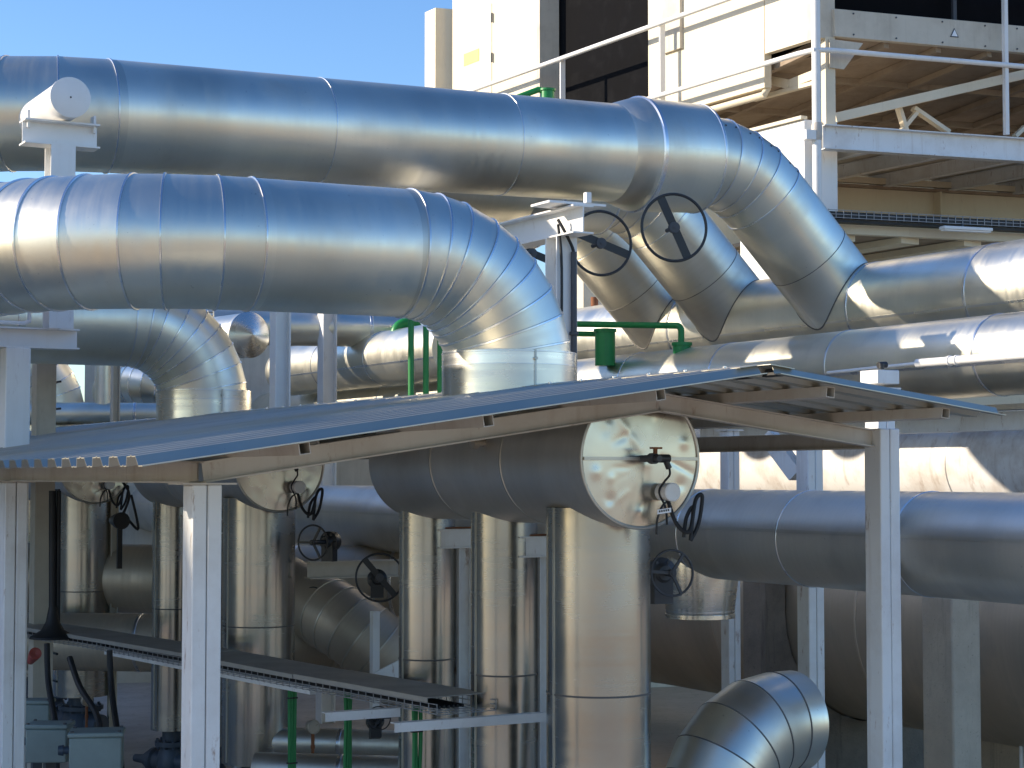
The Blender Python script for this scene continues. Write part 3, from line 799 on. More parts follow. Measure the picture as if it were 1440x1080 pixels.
# posts that carry the long pipes
def boxpost(px, y0, D, w, label, name='pipe_post', ztop=None, zlow=0):
    c = P(px, y0, D); zt = ztop or c.z
    t = thing(name, (c.x, c.y, 0), label, 'post', 'white posts behind the shed')
    m = MB()
    for sg in (-1, 1): m.bar(V((c.x, c.y, 0)) + g * sg * (w / 4 + .0012), V((c.x, c.y, zt)) + g * sg * (w / 4 + .0012), w, w / 2 - .0024, up=g)
    m.build('column', 'white', t, bevel=.008)
    b = MB(); b.box(V((c.x, c.y, zt + .006)), g * w * .7, q * w * .7, UP * .006); b.build('cap_plate', 'white', t); return t
boxpost(1138, 606, 15.9, .165, 'white box post standing behind the shiny bottom elbow')
boxpost(1026, 606, 17.6, .135, 'slimmer white box post behind the tapered stub')
t = boxpost(1237, 548, 13.4, .155, 'white post top with square box showing above the right roof edge'); 
bb = MB(); c = P(1237, 531, 13.4); bb.box(c, g * .10, q * .10, UP * .05); bb.build('bracket_box', 'white_clean', t, bevel=.006)
m = MB(); m.tube([c + UP * .06 + q * .02, c + UP * .10 + q * .02], .02, 12); m.tube([c + UP * .09 - g * .01, c + UP * .095 + g * .06], .024, 12); m.build('clamp', 'black', t)
# beam on those posts
bA = P(1350, 594, 16.95); t = thing('pipe_beam', bA, 'rust flecked cream beam under the sunlit pipe at right', 'beam')
m = MB(); m.ibeam(onq(bA, 985), onq(bA, 1560), .175, .12, .013); m.build('beam', 'white', t)
m = MB(); z = onq(bA, 1420) + UP * .12; m.bar(z - q * 1.0, z + q * 1.6, .12, .05); m.build('saddle_plate', 'tan', t)
br = MB(); a = P(1080, 612, 16.2); b = P(1122, 668, 16.0); br.bar(a, b, .12, .14); tag(br.build('knee_brace', 'white'), 'white knee brace sloping against the box post behind the shed', 'brace')
# white conduit
c1 = P(1290, 511, 15.5); t = thing('conduit_pipe', c1, 'thin white conduit pipe in front of the sunlit pipe end', 'conduit')
m = MB(); c2 = onq(c1, 1470); m.tube([c1, c2], .036, 20); m.tube([c1 - q * 1.2 - UP * .02, c1], .014, 10); m.build('tube', 'white_clean', t)
m = MB()
for x in (1336, 1346): m.ring(onq(c1, x), q, .036, .03, .008, 20)
m.build('coupling', 'white_clean', t)

# bottom right elbow
E0 = P(985, 1150, 12.4); er = .345
hd_ = V((math.cos(R(35)), math.sin(R(35)), 0))
top = P(1092, 1016, 12.8)
Rb = .62
cst = top - hd_ * Rb - UP * Rb
d0 = (UP * .85 + hd_ * .25).normalized()
path = arc(top, -hd_, (-hd_ * .35 - UP * .95).normalized(), Rb, 4)
path = [top + hd_ * .16] + path + [path[-1] + (path[-1] - path[-2]).normalized() * 2.2]
t = thing('elbow_pipe', (path[-1].x, path[-1].y, 0), 'shiny segmented pipe elbow at the bottom right', 'pipe elbow')
m = MB(); m.tube(path, er, 64); e = m.build('cladding', 'alu', t)
bd = beads(path, range(1, 6), er, .014, .004, n=64); bd.build('seam_band', 'seam_dark', t)

# ------------------------------------------------------------------ pieces behind the swan necks
def beam_post(px0, px1, ytop, D, label, mat='white_clean', I=True):
    c = P((px0 + px1) / 2, ytop, D); w = (px1 - px0) / F * D / 1.1
    t = thing('steel_column', (c.x, c.y, 0), label, 'column', 'steel columns behind the swan necks')
    m = MB(); m.ibeam(V((c.x, c.y, 0)), c, w, w, .014, up=g); m.build('column', mat, t); return t
beam_post(382, 407, 415, 17.8, 'white steel column right of the second swan neck')
beam_post(449, 472, 428, 25.0, 'short white column under the far white beam')
beam_post(157, 169, 480, 22.5, 'thin dark column under the second swan neck', 'tan')
bm = P(440, 437, 26); t = thing('cable_bridge', bm, 'long white beam with a black cable tray slung below, behind the pipes', 'cable bridge')
dgb = V((math.cos(R(12)), math.sin(R(12)), 0))
m = MB(); m.bar(onq(bm, 180, dgb), onq(bm, 1000, dgb), .2, .10); m.build('beam', 'white_clean', t)
m = MB(); lo = bm - UP * .15 - V((0, .2, 0)); a, b = onq(lo, 180, dgb), onq(lo, 1000, dgb); m.bar(a, b, .25, .07); m.build('cable_tray', 'black', t)
m = MB()
L_ = (b - a).length; n_ = int(L_ / .2)
for k in range(n_): c = a + (b - a) * k / n_; m.bar(c - UP * .06 - V((0, .14, 0)), c + UP * .06 - V((0, .14, 0)), .012, .012, up=dgb)
m.build('rung', 'wire', t)
# cone capped pipe and the pipe behind it
kp = P(350, 471, 23.5); kd = rot(q, UP, R(10)); t = thing('capped_pipe', kp, 'aluminium pipe with pointed conical end cap, sunlit', 'pipe')
m = MB(); m.tube([kp, kp - kd * .55, kp - kd * 4], .285, 56, (False, True)); m.build('cladding', 'alu', t)
m = MB(); m.lathe(kp, kd, [(0, .295), (.012, .295), (.02, .285), (.10, 0)], 56); m.build('end_cap', 'alu_shiny', t)
kp2 = P(440, 462, 25.2); t = run('far_pipe', kp2, 300, 900, .24, 'alu', 'far horizontal pipe behind the white columns', (520, 640), d=dgb)
# domed end where the header pipe stops
he = onq(PA2, 408); ra = ra2; m = MB(); m.lathe(he, -q, [(0, ra), (.16, ra * .93), (.3, ra * .72), (.38, ra * .4), (.41, 0)], 56); o = m.build('end_dome', 'alu')
dm = [x for x in bpy.data.objects if x.name.startswith('domed_pipe')][0]; o.parent = dm; o.location = -base_off(dm)
k3 = P(385, 524, 31.5); m = MB(); m.tube([k3, k3 - q * 5], .36, 56); tag(m.build('scuffed_pipe', 'alu'), 'blue reflecting pipe right beside the second collar', 'pipe')
nz = P(528, 464, 25.2); m = MB(); m.lathe(nz, UP, [(-.35, .035), (.0, .035), (.0, .05), (.05, .05), (.05, 0)], 16); tag(m.build('vent_stub', 'alu_dull'), 'small capped vent stub on top of the header pipe', 'vent')
# green water pipes
t = thing('green_pipe', P(577, 560, 16.8), 'green bent pipe with two vertical legs left of the front collar', 'pipe', 'green water pipes')
a = P(556, 470, 24.6); m = MB(); pth = arc(a, UP, V((.95, .3, 0)).normalized(), .15, 6); m.tube([a - UP * .2] + pth + [pth[-1] + V((.95, .3, 0)) * .9], .07, 16, sharp=False); m.build('bent_tube', 'green', t)
for px in (578, 599, 619):
    m = MB(); a, b = P(px, 446, 16.0), P(px, 580, 16.0); m.tube([a, b], .026, 14); m.build('leg', 'green', t)
t = thing('green_pipe', P(900, 456, 18.2), 'green horizontal pipe bending down right of the white centre post', 'pipe', 'green water pipes')
a = P(760, 455, 20.9); b = P(952, 458, 19.55); d = (b - a).normalized(); pth = arc(b, d, -UP, .06, 5); m = MB(); m.tube([a] + pth + [pth[-1] - UP * .2], .034, 14, sharp=False); m.build('tube', 'green', t)
a = P(770, 469, 20.9); b = P(852, 470, 20.5); m = MB(); m.tube([a, b], .03, 14); m.build('tube', 'green', t)
def can(px, py0, py1, D, r, lb):
    a, b = P(px, py1, D), P(px, py0, D); h = (b - a).length
    t = thing('green_canister', a, lb, 'canister', 'green canisters on the thinner pipe')
    m = MB(); m.lathe(a, UP, [(-.02, 0), (-.02, r), (h, r), (h + .003, r), (h + .003, 0)], 32); m.build('body', 'green', t)
    m = MB(); m.lathe(a + UP * (h - .02), UP, [(-.01, r * .9), (-.01, r * 1.14), (.022, r * 1.14), (.022, r * .5), (.03, r * .4), (.03, 0)], 32); m.build('lid', 'green', t)
    m = MB(); m.bar(a + UP * .2 * h - V((0, r + .002, 0)), a + UP * .75 * h - V((0, r + .002, 0)), .012, .004, up=V((0, -1, 0))); m.build('label_strip', 'green_cable', t)
can(851, 463, 512, 20.4, .112, 'tall green canister right of the white centre post')
can(959, 482, 502, 19.5, .095, 'short green canister beneath the bent green pipe end')
t = thing('green_pipe', P(760, 130, 27.5), 'green pipe elbow behind the top of the sky pipe', 'pipe', 'green water pipes')
a = P(720, 140, 27); b = P(757, 126, 27); m = MB(); m.tube([a, b] + [b + V((.08, 0, -.02)), b + V((.1, 0, -.2))], .045, 14, sharp=False); m.build('tube', 'green', t)
m = MB(); m.lathe(P(770, 145, 27), UP, [(0, 0), (0, .1), (.18, .1), (.18, .12), (.21, .12), (.21, 0)], 20); m.build('flange', 'green', t)
rp = P(836, 440, 27); m = MB(); m.tube([rp - UP * .6, rp + UP * .23], .055, 16); tag(m.build('rusty_pipe', 'rustpipe'), 'short rusty pipe against the pale wall between centre post and diagonal pipes', 'pipe')
# left background
ap = P(62, 540, 19.0)
t = thing('arched_column', (ap.x, ap.y, 0), 'beige steel column with curved top left of the second swan neck', 'column')
z0 = V((ap.x, ap.y, 0)); zt = P(62, 512, 19).z
m = MB(); m.bar(z0, V((ap.x, ap.y, zt)), .2, .2, up=q)
pr = V((ap.x, ap.y, zt)); 
for k in range(6):
    p1 = arc(pr, UP, g, .5, 6); m.bar(p1[k] - UP * .0, p1[k + 1], .2, .2, up=q)
m.build('column', 'tan', t)
m = MB(); lp = z0 + g * .17 - q * .0; 
for sg in (0, 1): m.bar(lp + g * sg * .0 - q * sg * .25, V((lp.x, lp.y, zt + .1)) - q * sg * .25, .03, .03)
for k in range(14): z = 1.2 + k * .28; m.bar(V((lp.x, lp.y, z)), V((lp.x, lp.y, z)) - q * .25, .02, .02)
m.build('ladder_tray', 'black', t)
vp = P(146, 560, 23.5); t = thing('vertical_pipe', vp, 'bright vertical pipe standing on a horizontal one under the second swan neck', 'pipe')
m = MB(); m.tube([V((vp.x, vp.y, H + .8)), V((vp.x, vp.y, H + 1.5)), V((vp.x, vp.y, H + 2.4))], .115, 32); m.build('cladding', 'alu', t)
b = MB(); b.ring(V((vp.x, vp.y, H + 1.5)), UP, .115, .03, .006, 32); b.build('joint_band', 'bead', t)
hp_ = P(180, 582, 23.5); run('far_pipe', hp_, -150, 260, .14, 'alu', 'low blue reflecting pipe under the bright vertical pipe', (160, 190), d=V((1, .12, 0)).normalized())
ep = P(197, 530, 24.5); t = thing('far_elbow', ep, 'round pipe elbow seen through the second swan neck bend', 'pipe elbow')
m = MB(); pa = arc(ep + UP * -.1, V((.35, -.9, 0)).normalized(), V((1, .1, -.2)).normalized(), .5, 5); m.tube([pa[0] - V((.35, -.9, 0)).normalized() * 2] + pa, .33, 48); m.build('cladding', 'alu', t)
bd = beads([pa[0] - V((.35, -.9, 0)).normalized() * 2] + pa, range(1, 6), .33); bd.build('seam_band', 'bead', t)

# ------------------------------------------------------------------ lower left: tray, cables, boxes
ty = P(612, 984, 13.0)
qt = V((math.sin(R(35.4)), -math.cos(R(35.4)), 0)); pa, pb = onq(ty, 645, qt), onq(ty, 170, qt)
pc_ = P(40, 892, pb.y + 1.9); pc_.z = pb.z + .02
def traydir(a, b): return (b - a).normalized()
t = thing('cable_tray', (pa + pb) / 2, 'dusty covered wire mesh cable tray crossing before the risers', 'cable tray')
tw = .50
segs = [(pa, pb), (pb, onq(pb, 36, rot(qt, UP, R(3))))]
for k, (a, b) in enumerate(segs):
    d = (b - a).normalized(); s = UP.cross(d).normalized()
    L_ = (b - a).length; pieces = 3 if k == 0 else 2
    m = MB()
    for i in range(pieces):
        u0, u1 = a + d * (L_ * i / pieces + .006), a + d * (L_ * (i + 1) / pieces - .006)
        tilt = random.uniform(-.008, .008)
        m.bar(u0 + UP * (.055 + tilt), u1 + UP * (.055 - tilt * .5), tw, .006)
        for sg in (-1, 1): m.bar(u0 + UP * (.04 + tilt) + s * sg * tw / 2, u1 + UP * (.04 - tilt * .5) + s * sg * tw / 2, .005, .03)
    m.build('cover', 'tray', t)
    m = MB(); ex = .10 if k == 0 else 0
    st = a - d * ex
    for zz in (-.045, -.01, .02):
        for sg in (-1, 1): m.bar(st + UP * zz + s * sg * (tw / 2 - .012), b + UP * zz + s * sg * (tw / 2 - .012), .005, .005)
    for i in range(5): m.bar(st + UP * -.045 + s * (i - 2) * .07, b + UP * -.045 + s * (i - 2) * .07, .005, .005)
    n_ = int(L_ / .1)
    for i in range(n_ + 1):
        c = st + d * ((L_ + ex) * i / n_)
        m.bar(c - UP * .049 - s * (tw / 2 - .01), c - UP * .049 + s * (tw / 2 - .01), .005, .005)
        for sg in (-1, 1): m.bar(c - UP * .05 + s * sg * (tw / 2 - .008), c + UP * .022 + s * sg * (tw / 2 - .008), .005, .005, up=d)
    m.build('wire_basket', 'wire', t)
    m = MB()
    for i in range(7):
        o = s * (i - 3) * .038; m.tube([a + d * .12 + o - UP * .03, a + d * L_ * .4 + o * .9 - UP * .024, b + o - UP * .03], .012, 8, sharp=False)
    m.build('cable', 'rubber', t)
# brackets
def bracket(pc, x0, x1, lb, w=.06):
    a, b = onq(pc, x0, g), onq(pc, x1, g); t = thing('angle_bracket', a, lb, 'bracket', 'white angle brackets under the cable tray')
    m = MB(); m.bar(a, b, .07, .006); m.bar(a - UP * .03 + q * .032, b - UP * .03 + q * .032, .006, .055); m.build('angle_iron', 'white', t)
b1 = P(552, 1017, 12.2); bracket(b1, 552, 764, 'white angle bracket carrying the near tray end')
b2 = onq(b1 - qt * 1.6, 455); bracket(b2, 455, 560, 'white angle bracket under the middle of the tray')
m = MB(); l0 = onq(pa - UP * .075 - g * .1, 440, qt); l1 = onq(pa - UP * .075 - g * .1, 150, qt); m.bar(l0, l1, .05, .06); tag(m.build('tray_rail', 'white'), 'white rail running beneath the cable tray past the front post', 'rail')
# green cable bundles
for px, D, lb in ((411, 15.3, 'green cable bundle left, beside the fat riser'), (489, 14.4, 'green cable bundle in the middle below the tray'), (586, 13.3, 'green cable bundle below the near bracket')):
    c = P(px, 1000, D); c.z = pa.z - .04
    t = thing('cable_bundle', V((c.x, c.y, 0)), lb, 'cable bundle', 'green cable bundles hanging from the tray')
    for k in range(3):
        o = g * (k - 1) * .024
        m = wire([c + o * 1.2, c + o - UP * .25 + g * random.uniform(-.01, .01), c + o * .9 - UP * .7, V((c.x, c.y, .01)) + o], .0145); m.build('cable', 'green_cable', t)
    m = MB()
    for zz in (.22, .75): m.marks.append((len(m.v), len(m.f))); m.box(c - UP * zz, g * .042, q * .018, UP * .006)
    m.build('cable_tie', 'rubber', t)
# gauges
for px, py, D, lb in ((440, 1022, 16.5, 'round pressure gauge on red stem right of the fat riser'), (122, 985, 20.5, 'round pressure gauge between the left far risers')):
    c = P(px, py, D); t = thing('pressure_gauge', V((c.x, c.y, c.z - .3)), lb, 'gauge', 'round pressure gauges')
    ax = V((.6, -.8, 0)); m = MB(); m.lathe(c - ax * .025, ax, [(0, 0), (0, .062), (.045, .064), (.05, .06), (.05, .052), (.046, .05), (.046, 0)], 32); m.build('dial_case', 'alu_dark', t)
    m = MB(); m.lathe(c + ax * .0215, ax, [(0, .049), (.001, 0)], 32); m.build('dial_face', 'conc', t)
    m = MB(); m.tube([c - UP * .06, c - UP * .16], .016, 12); m.lathe(c - UP * .16, -UP, [(0, .02), (.03, .02), (.03, .014), (c.z - .17, .014)], 12); m.build('stem', 'rustpipe', t)
# junction boxes
for px, py, D, w, lb, aa in ((70, 1046, 14.6, .16, 'grey green junction box with lid, right of the left post', 0), (136, 1058, 13.9, .19, 'larger grey green junction box in front of the other', .15), (52, 1010, 16.2, .13, 'farther grey green box partly behind the left post', 0)):
    c = P(px, py, D); gx = rot(g, UP, -.5 + aa); qx = rot(q, UP, -.5 + aa)
    t = thing('junction_box', V((c.x, c.y, 0)), lb, 'junction box', 'grey green junction boxes')
    m = MB(); m.box(c, gx * w, qx * w * .8, UP * .13); m.build('body', 'box', t, bevel=.012)
    m = MB(); m.box(c + UP * .148, gx * w * 1.06, qx * w * .87, UP * .017); m.build('lid', 'box', t, bevel=.01)
    m = MB(); m.bar(V((c.x, c.y, 0)), c - UP * .131, .08, .08, up=q); m.build('leg', 'grey_iron', t)
    m = MB(); m.lathe(c - gx * w + UP * .02, -gx, [(0, .03), (.05, .03), (.05, .04), (.09, .035), (.09, 0)], 14); m.build('cable_gland', 'blue_iron', t)
    m = MB()
    for sx in (-1, 1):
        for sy in (-1, 1): m.lathe(c + gx * sx * w * .9 + qx * sy * w * .7 + UP * .165, UP, [(0, .014), (.012, .013), (.012, 0)], 8)
    m.build('screw', 'grey_iron', t)
# black drop cables
for k, (pts, lb) in enumerate((([(66, 905, 16.3), (68, 960, 16.2), (78, 1020, 15.8), (80, 1090, 15.6)], 'black hose dropping by the left post'),
                   ([(98, 925, 15.6), (112, 965, 15.4), (136, 1005, 15.0), (144, 1046, 14.4)], 'slanting black hose ending at the larger junction box'),
                   ([(154, 915, 15.6), (157, 970, 15.5), (165, 1030, 15.2), (172, 1090, 15)], 'black hose dropping in front of the far fat riser'))):
    m = wire([P(*p) for p in pts], .026, 8); o = m.build('drop_hose', 'rubber'); tag(o, lb, 'hose', 'black hoses below the tray')
# thick black vertical cable and skirt at left
a = P(74, 690, 17.8); b = P(74, 880, 17.8); t = thing('black_cable', b, 'thick black cable run with flared boot standing on the tray at left', 'cable')
m = MB(); m.tube([a, b - UP * .1], .036, 14); m.tube([a + g * .06, b + g * .05], .022, 10); m.build('cable', 'rubber', t)
m = MB(); m.lathe(b - UP * .16, UP, [(.04, .22), (.06, .21), (.12, .11), (.20, .065), (.34, .04)], 20); m.build('boot', 'rubber', t)
m = MB(); rd = P(46, 925, 16.6); m.lathe(rd, V((.4, -.8, .4)), [(-.1, 0), (-.1, .03), (.05, .05), (.12, .055), (.12, .04), (.1, 0)], 16); tag(m.build('red_valve_cap', 'red'), 'small red cap beside the left post', 'cap')
# dark drums behind the risers on the left
dr = P(430, 900, 19.0); t = thing('flanged_pipe', dr, 'dark steel pipe with flange below the small black handwheel', 'pipe')
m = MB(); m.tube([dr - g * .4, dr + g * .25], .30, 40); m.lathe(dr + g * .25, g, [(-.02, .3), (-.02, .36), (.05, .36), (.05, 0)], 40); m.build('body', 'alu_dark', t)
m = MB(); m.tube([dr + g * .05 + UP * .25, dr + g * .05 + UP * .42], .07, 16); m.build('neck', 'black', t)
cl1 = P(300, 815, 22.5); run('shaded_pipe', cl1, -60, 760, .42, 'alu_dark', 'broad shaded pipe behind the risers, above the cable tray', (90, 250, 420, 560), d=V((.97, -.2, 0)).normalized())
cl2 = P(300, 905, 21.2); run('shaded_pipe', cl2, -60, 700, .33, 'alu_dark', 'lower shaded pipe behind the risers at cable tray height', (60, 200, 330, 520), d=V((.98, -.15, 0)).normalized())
ce = P(470, 905, 18.2); t = thing('shaded_elbow', ce, 'shaded segmented elbow behind the large lower handwheel', 'pipe elbow')
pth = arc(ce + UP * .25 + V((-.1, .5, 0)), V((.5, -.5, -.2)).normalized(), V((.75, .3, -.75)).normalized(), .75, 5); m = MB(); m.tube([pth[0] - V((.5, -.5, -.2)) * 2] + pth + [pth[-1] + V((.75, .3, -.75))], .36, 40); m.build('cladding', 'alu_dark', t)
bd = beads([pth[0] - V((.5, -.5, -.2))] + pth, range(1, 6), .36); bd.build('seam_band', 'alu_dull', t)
# floor level pipes
for py, D, r_, lb in ((1046, 17.0, .13, 'pale floor level pipe seen below the cable tray'), (1086, 16.2, .15, 'second floor level pipe nearer the bottom edge')):
    c = P(500, py, D); run('floor_pipe', c, 360, 640, r_, 'alu_dull', lb, (480,), d=V((.98, -.18, 0)).normalized(), group='floor level pipes')
# background I-beam under low pipe
bI = P(500, 800, 17.5); m = MB(); m.ibeam(onq(bI, 432, g), onq(bI, 560, g), .16, .14, .012); tag(m.build('pipe_bearer', 'tan'), 'stained beam under the low pipe between the handwheels', 'beam')
bq = P(527, 890, 17.3); m = MB(); m.bar(V((bq.x, bq.y, 0)), bq + UP * .2, .07, .07, up=q); tag(m.build('slim_post', 'white'), 'slim white post behind the large lower handwheel', 'post')
wg = P(550, 940, 15.3); m = MB(); m.plate([wg - g * .16 - UP * .03, wg + g * .2 - UP * .2, wg + g * .2 + UP * .12], .02); tag(m.build('gusset_plate', 'white'), 'pale triangular plate beside the slim riser', 'plate')

# ------------------------------------------------------------------ process building, upper right
TB = math.atan(1570 / F); qb = V((math.sin(TB), -math.cos(TB), 0))     # along its left face, nearer to the right
TG = R(19); gb = V((math.cos(TG), math.sin(TG), 0))                     # along its front, away to the right
DC = 27.0
K = P(1149, 190, DC)                                                    # corner of the platform
bld = thing('cooling_building', (K.x, K.y, 0), 'cream cooling plant building with dark openings above the white platform', 'building')
def panel(px0, y0, px1, y1, line, th, d, dn, name, mat, parent, bev=0.0):
    """upright slab on a line: px0..px1 along d, heights read at px0/px1"""
    a, b = onq(line, px0, d), onq(line, px1, d)
    za0, za1 = y0; 
    m = MB(); n = dn * th
    A = [V((a.x, a.y, za0)), V((b.x, b.y, za0)), V((b.x, b.y, za1)), V((a.x, a.y, za1))]
    m.hexa([A[0], A[1], A[1] + n, A[0] + n, A[3], A[2], A[2] + n, A[3] + n]); return m.build(name, mat, parent, bevel=bev)
def zat(line, px, py, d):
    p = onq(line, px, d); dd = ray(px, py); return H + dd.z / dd.y * p.y
LL = P(1143, 100, DC + .15)      # line of the left faces
zt = H + 11
z_lo = zat(LL, 990, 147, qb); z_hi = zat(LL, 1120, 62, qb)
zb1 = zat(LL, 700, 170, qb)
# near cell: left face in two heights
panel(912, (z_lo, zt), 1075, 0, LL, .12, qb, gb, 'wall_panel', 'cream', bld)
panel(1076, (z_hi, zt), 1143, 0, LL, .12, qb, gb, 'wall_panel', 'cream', bld)
# ledge rail shadow caster and folded skirt under the left face
m = MB(); a, b = onq(LL, 960, qb), onq(LL, 1070, qb); a.z = b.z = z_lo - .10; m.tube([a - gb * -.05, b + gb * .05, b + gb * .12 + UP * .12], .055, 14, sharp=False); m.build('skirt_pipe', 'cream', bld)
# recess between cells: dark louvre wall set back
LB = LL + gb * .42
panel(740, (zb1 - 1.5, zt), 975, 0, LB, .1, qb, gb, 'louvre_wall', 'dark', bld)
panel(1000, (z_hi - .12, zt), 1142, 0, LL + gb * .3, .1, qb, gb, 'inner_wall', 'dark', bld)
# far cell
a = onq(LL, 636, qb); b = onq(LL, 755, qb)
panel(636, (zb1 - 1.5, zt), 755, 0, LL, .12, qb, gb, 'wall_panel', 'cream', bld)
m = MB(); pe = onq(LL, 755, qb); m.hexa([V((p.x, p.y, z)) for z in (zb1 - 1.5, zt) for p in (pe + qb * .004, pe + qb * .004 + gb * .38, pe + qb * .10 + gb * .38, pe + qb * .10)]); m.build('return_wall', 'tan', bld)
# door outline on the far cell
dl0, dl1 = onq(LL - gb * .012, 642, qb), onq(LL - gb * .012, 691, qb)
zd = zat(LL, 691, 5, qb)
m = MB(); m.hexa([V((p.x, p.y, z)) for z in (zb1 - 1.4, zd) for p in (dl0, dl1, dl1 + gb * .011, dl0 + gb * .011)]); dr_ = m.build('door', 'cream', bld, bevel=.004)
m = MB()
for py in (26, 82):
    p = onq(LL - gb * .03, 691.5, qb); z = zat(LL, 691, py, qb); m.bar(V((p.x, p.y, z - .09)), V((p.x, p.y, z + .09)), .03, .03, up=gb)
m.build('hinge', 'grey_iron', dr_)
m = MB(); s0, s1 = onq(LL - gb * .02, 652, qb), onq(LL - gb * .02, 673, qb); zs0, zs1 = zat(LL, 662, 90, qb), zat(LL, 662, 73, qb)
m.hexa([V((p.x, p.y, z)) for z in (zs0, zs1) for p in (s0, s1, s1 + gb * .006, s0 + gb * .006)]); m.build('yellow_notice', 'yellow', dr_)
# pilaster
pq = onq(LL, 598, qb); zp_ = zat(LL, 600, 25, qb)
m = MB(); p1, p2 = onq(LL - gb * .25, 597, qb), onq(LL - gb * .25, 612, qb)
m.hexa([V((p.x, p.y, z)) for z in (zb1 - 2, zp_) for p in (p1, p2, p2 + gb * .42, p1 + gb * .42)]); pil = m.build('corner_pilaster', 'cream', bld)
m = MB(); p3 = p2 + gb * .42 + qb * .01; m.hexa([V((p.x, p.y, z)) for z in (zb1 - 2, zp_ - .02) for p in (p2 + gb * .424 - qb * .3, p2 + gb * .424 + qb * .0, p2 + gb * .52 + qb * .0, p2 + gb * .52 - qb * .3)]); m.build('pilaster_edge', 'grey_iron', pil)
# end pier of the near cell (shaded face to the front) and a narrow sunlit pier
pn = onq(LL, 936, qb); m = MB(); za = zat(LL, 940, 75, qb); m.hexa([V((p.x, p.y, z)) for z in (za, zt) for p in (pn - gb * .06, pn + qb * .5 - gb * .06, pn + qb * .5 - gb * .004, pn - gb * .004)]); m.build('recess_panel', 'tan', bld)
# front of the near cell
LF = K + gb * .0 + qb * .1 + UP * 0
LFr = P(1173, 30, DC)
def zf(px, py, line=LFr, d=gb): return zat(line, px, py, d)
zf0, zf1 = zf(1173, 51), zf(1173, 12)
panel(1174, (zf0, zf1), 1520, 0, LFr, .12, gb, -qb, 'fascia', 'tan', bld, .006)
panel(1150, (zf(1160, 52), zt), 1174, 0, LFr - qb * .06, .25, gb, -qb, 'corner_pier', 'tan', bld)
panel(1174, (zf1 + .004, zt), 1520, 0, LFr - qb * .5, .1, gb, -qb, 'dark_opening', 'dark', bld)
m = MB()
for px in (1342, 1480): p = onq(LFr - qb * .3, px, gb); m.bar(V((p.x, p.y, zf1)), V((p.x, p.y, zt)), .06, .06, up=gb)
m.build('mullion', 'grey_iron', bld)
fs_ = MB()
for px in (1200, 1260, 1325, 1385, 1430):
    for zz in (zf0 + .05, zf1 - .05): p = onq(LFr, px, gb); fs_.lathe(V((p.x, p.y, zz)), qb, [(0, .014), (.012, .014), (.012, 0)], 8)
fs_.build('rivet', 'grey_iron', bld)
# warning triangle
p = onq(LFr + qb * .006, 1342, gb); zc = zf(1342, 46)
m = MB(); m.plate([V((p.x, p.y, zc - .07)) - gb * .075, V((p.x, p.y, zc - .07)) + gb * .075, V((p.x, p.y, zc + .07))], .006); sg_ = m.build('warning_triangle', 'grey_iron', bld)
m = MB(); p = p + qb * .006; m.plate([V((p.x, p.y, zc - .056)) - gb * .052, V((p.x, p.y, zc - .056)) + gb * .052, V((p.x, p.y, zc + .046))], .004); m.build('triangle_face', 'sign', sg_)
# underside: brown soffit sloping back, with ribs
zs_ = zf0 + .02
m = MB(); a, b = onq(LFr, 1180, gb) - qb * .13, onq(LFr, 2100, gb) - qb * .13
back = -qb * 5.0
m.hexa([V((a.x, a.y, zs_)), V((b.x, b.y, zs_)), V((b.x, b.y, zs_ - .55)) + back, V((a.x, a.y, zs_ - .55)) + back, V((a.x, a.y, zs_ + .08)), V((b.x, b.y, zs_ + .08)), V((b.x, b.y, zs_ - .47)) + back, V((a.x, a.y, zs_ - .47)) + back]); m.build('soffit', 'soffit', bld)
m = MB()
for k in range(15):
    p = a + (b - a) * (k / 14); m.bar(V((p.x, p.y, zs_ - .05)), V((p.x, p.y, zs_ - .60)) + back, .10, .09)
for k in (.35, .7):
    m.bar(V((a.x, a.y, zs_ - .04 - .55 * k)) + back * k, V((b.x, b.y, zs_ - .04 - .55 * k)) + back * k, .08, .10)
m.build('soffit_rib', 'soffit', bld)
# dark back wall below the soffit
LBk = LFr - qb * 5.2
panel(985, (K.z - 1.2, zs_ - .3), 1560, 0, LBk, .1, gb, -qb, 'back_wall', 'dark', bld)
m = MB()
p0, p1 = onq(LBk + qb * .1, 960, gb), onq(LBk + qb * .1, 1560, gb); 
for z, h in ((zs_ - .95, .10), (K.z + .25, .5)): m.bar(V((p0.x, p0.y, z)), V((p1.x, p1.y, z)), .06, h)
m.build('back_rail', 'tan', bld)
# cream column with gusset under the corner, diagonal brace, V struts
p = onq(LFr - qb * .12, 1164, gb); m = MB(); m.bar(V((p.x, p.y, K.z + .15)), V((p.x, p.y, zf0)), .14, .16, up=gb); m.build('corner_column', 'cream', bld)
p = onq(LFr - qb * .02, 1166, gb); zz = lambda y: zf(1185, y)
q2 = onq(LFr - qb * .02, 1213, gb); q3 = onq(LFr - qb * .02, 1186, gb)
m = MB(); m.plate([V((p.x, p.y, zz(96))), V((q3.x, q3.y, zz(97))), V((q2.x, q2.y, zz(58))), V((p.x, p.y, zz(56)))], .02); m.build('gusset', 'tan', bld)
a_, b_ = onq(LFr - qb * .35, 1172, gb), onq(LFr - qb * .35, 1500, gb); a_.z = zf(1172, 166, LFr - qb * .35); b_.z = zf(1440, 111, LFr - qb * .35) + .28
m = MB(); m.bar(a_, b_, .12, .14); m.build('diagonal_brace', 'cream', bld)
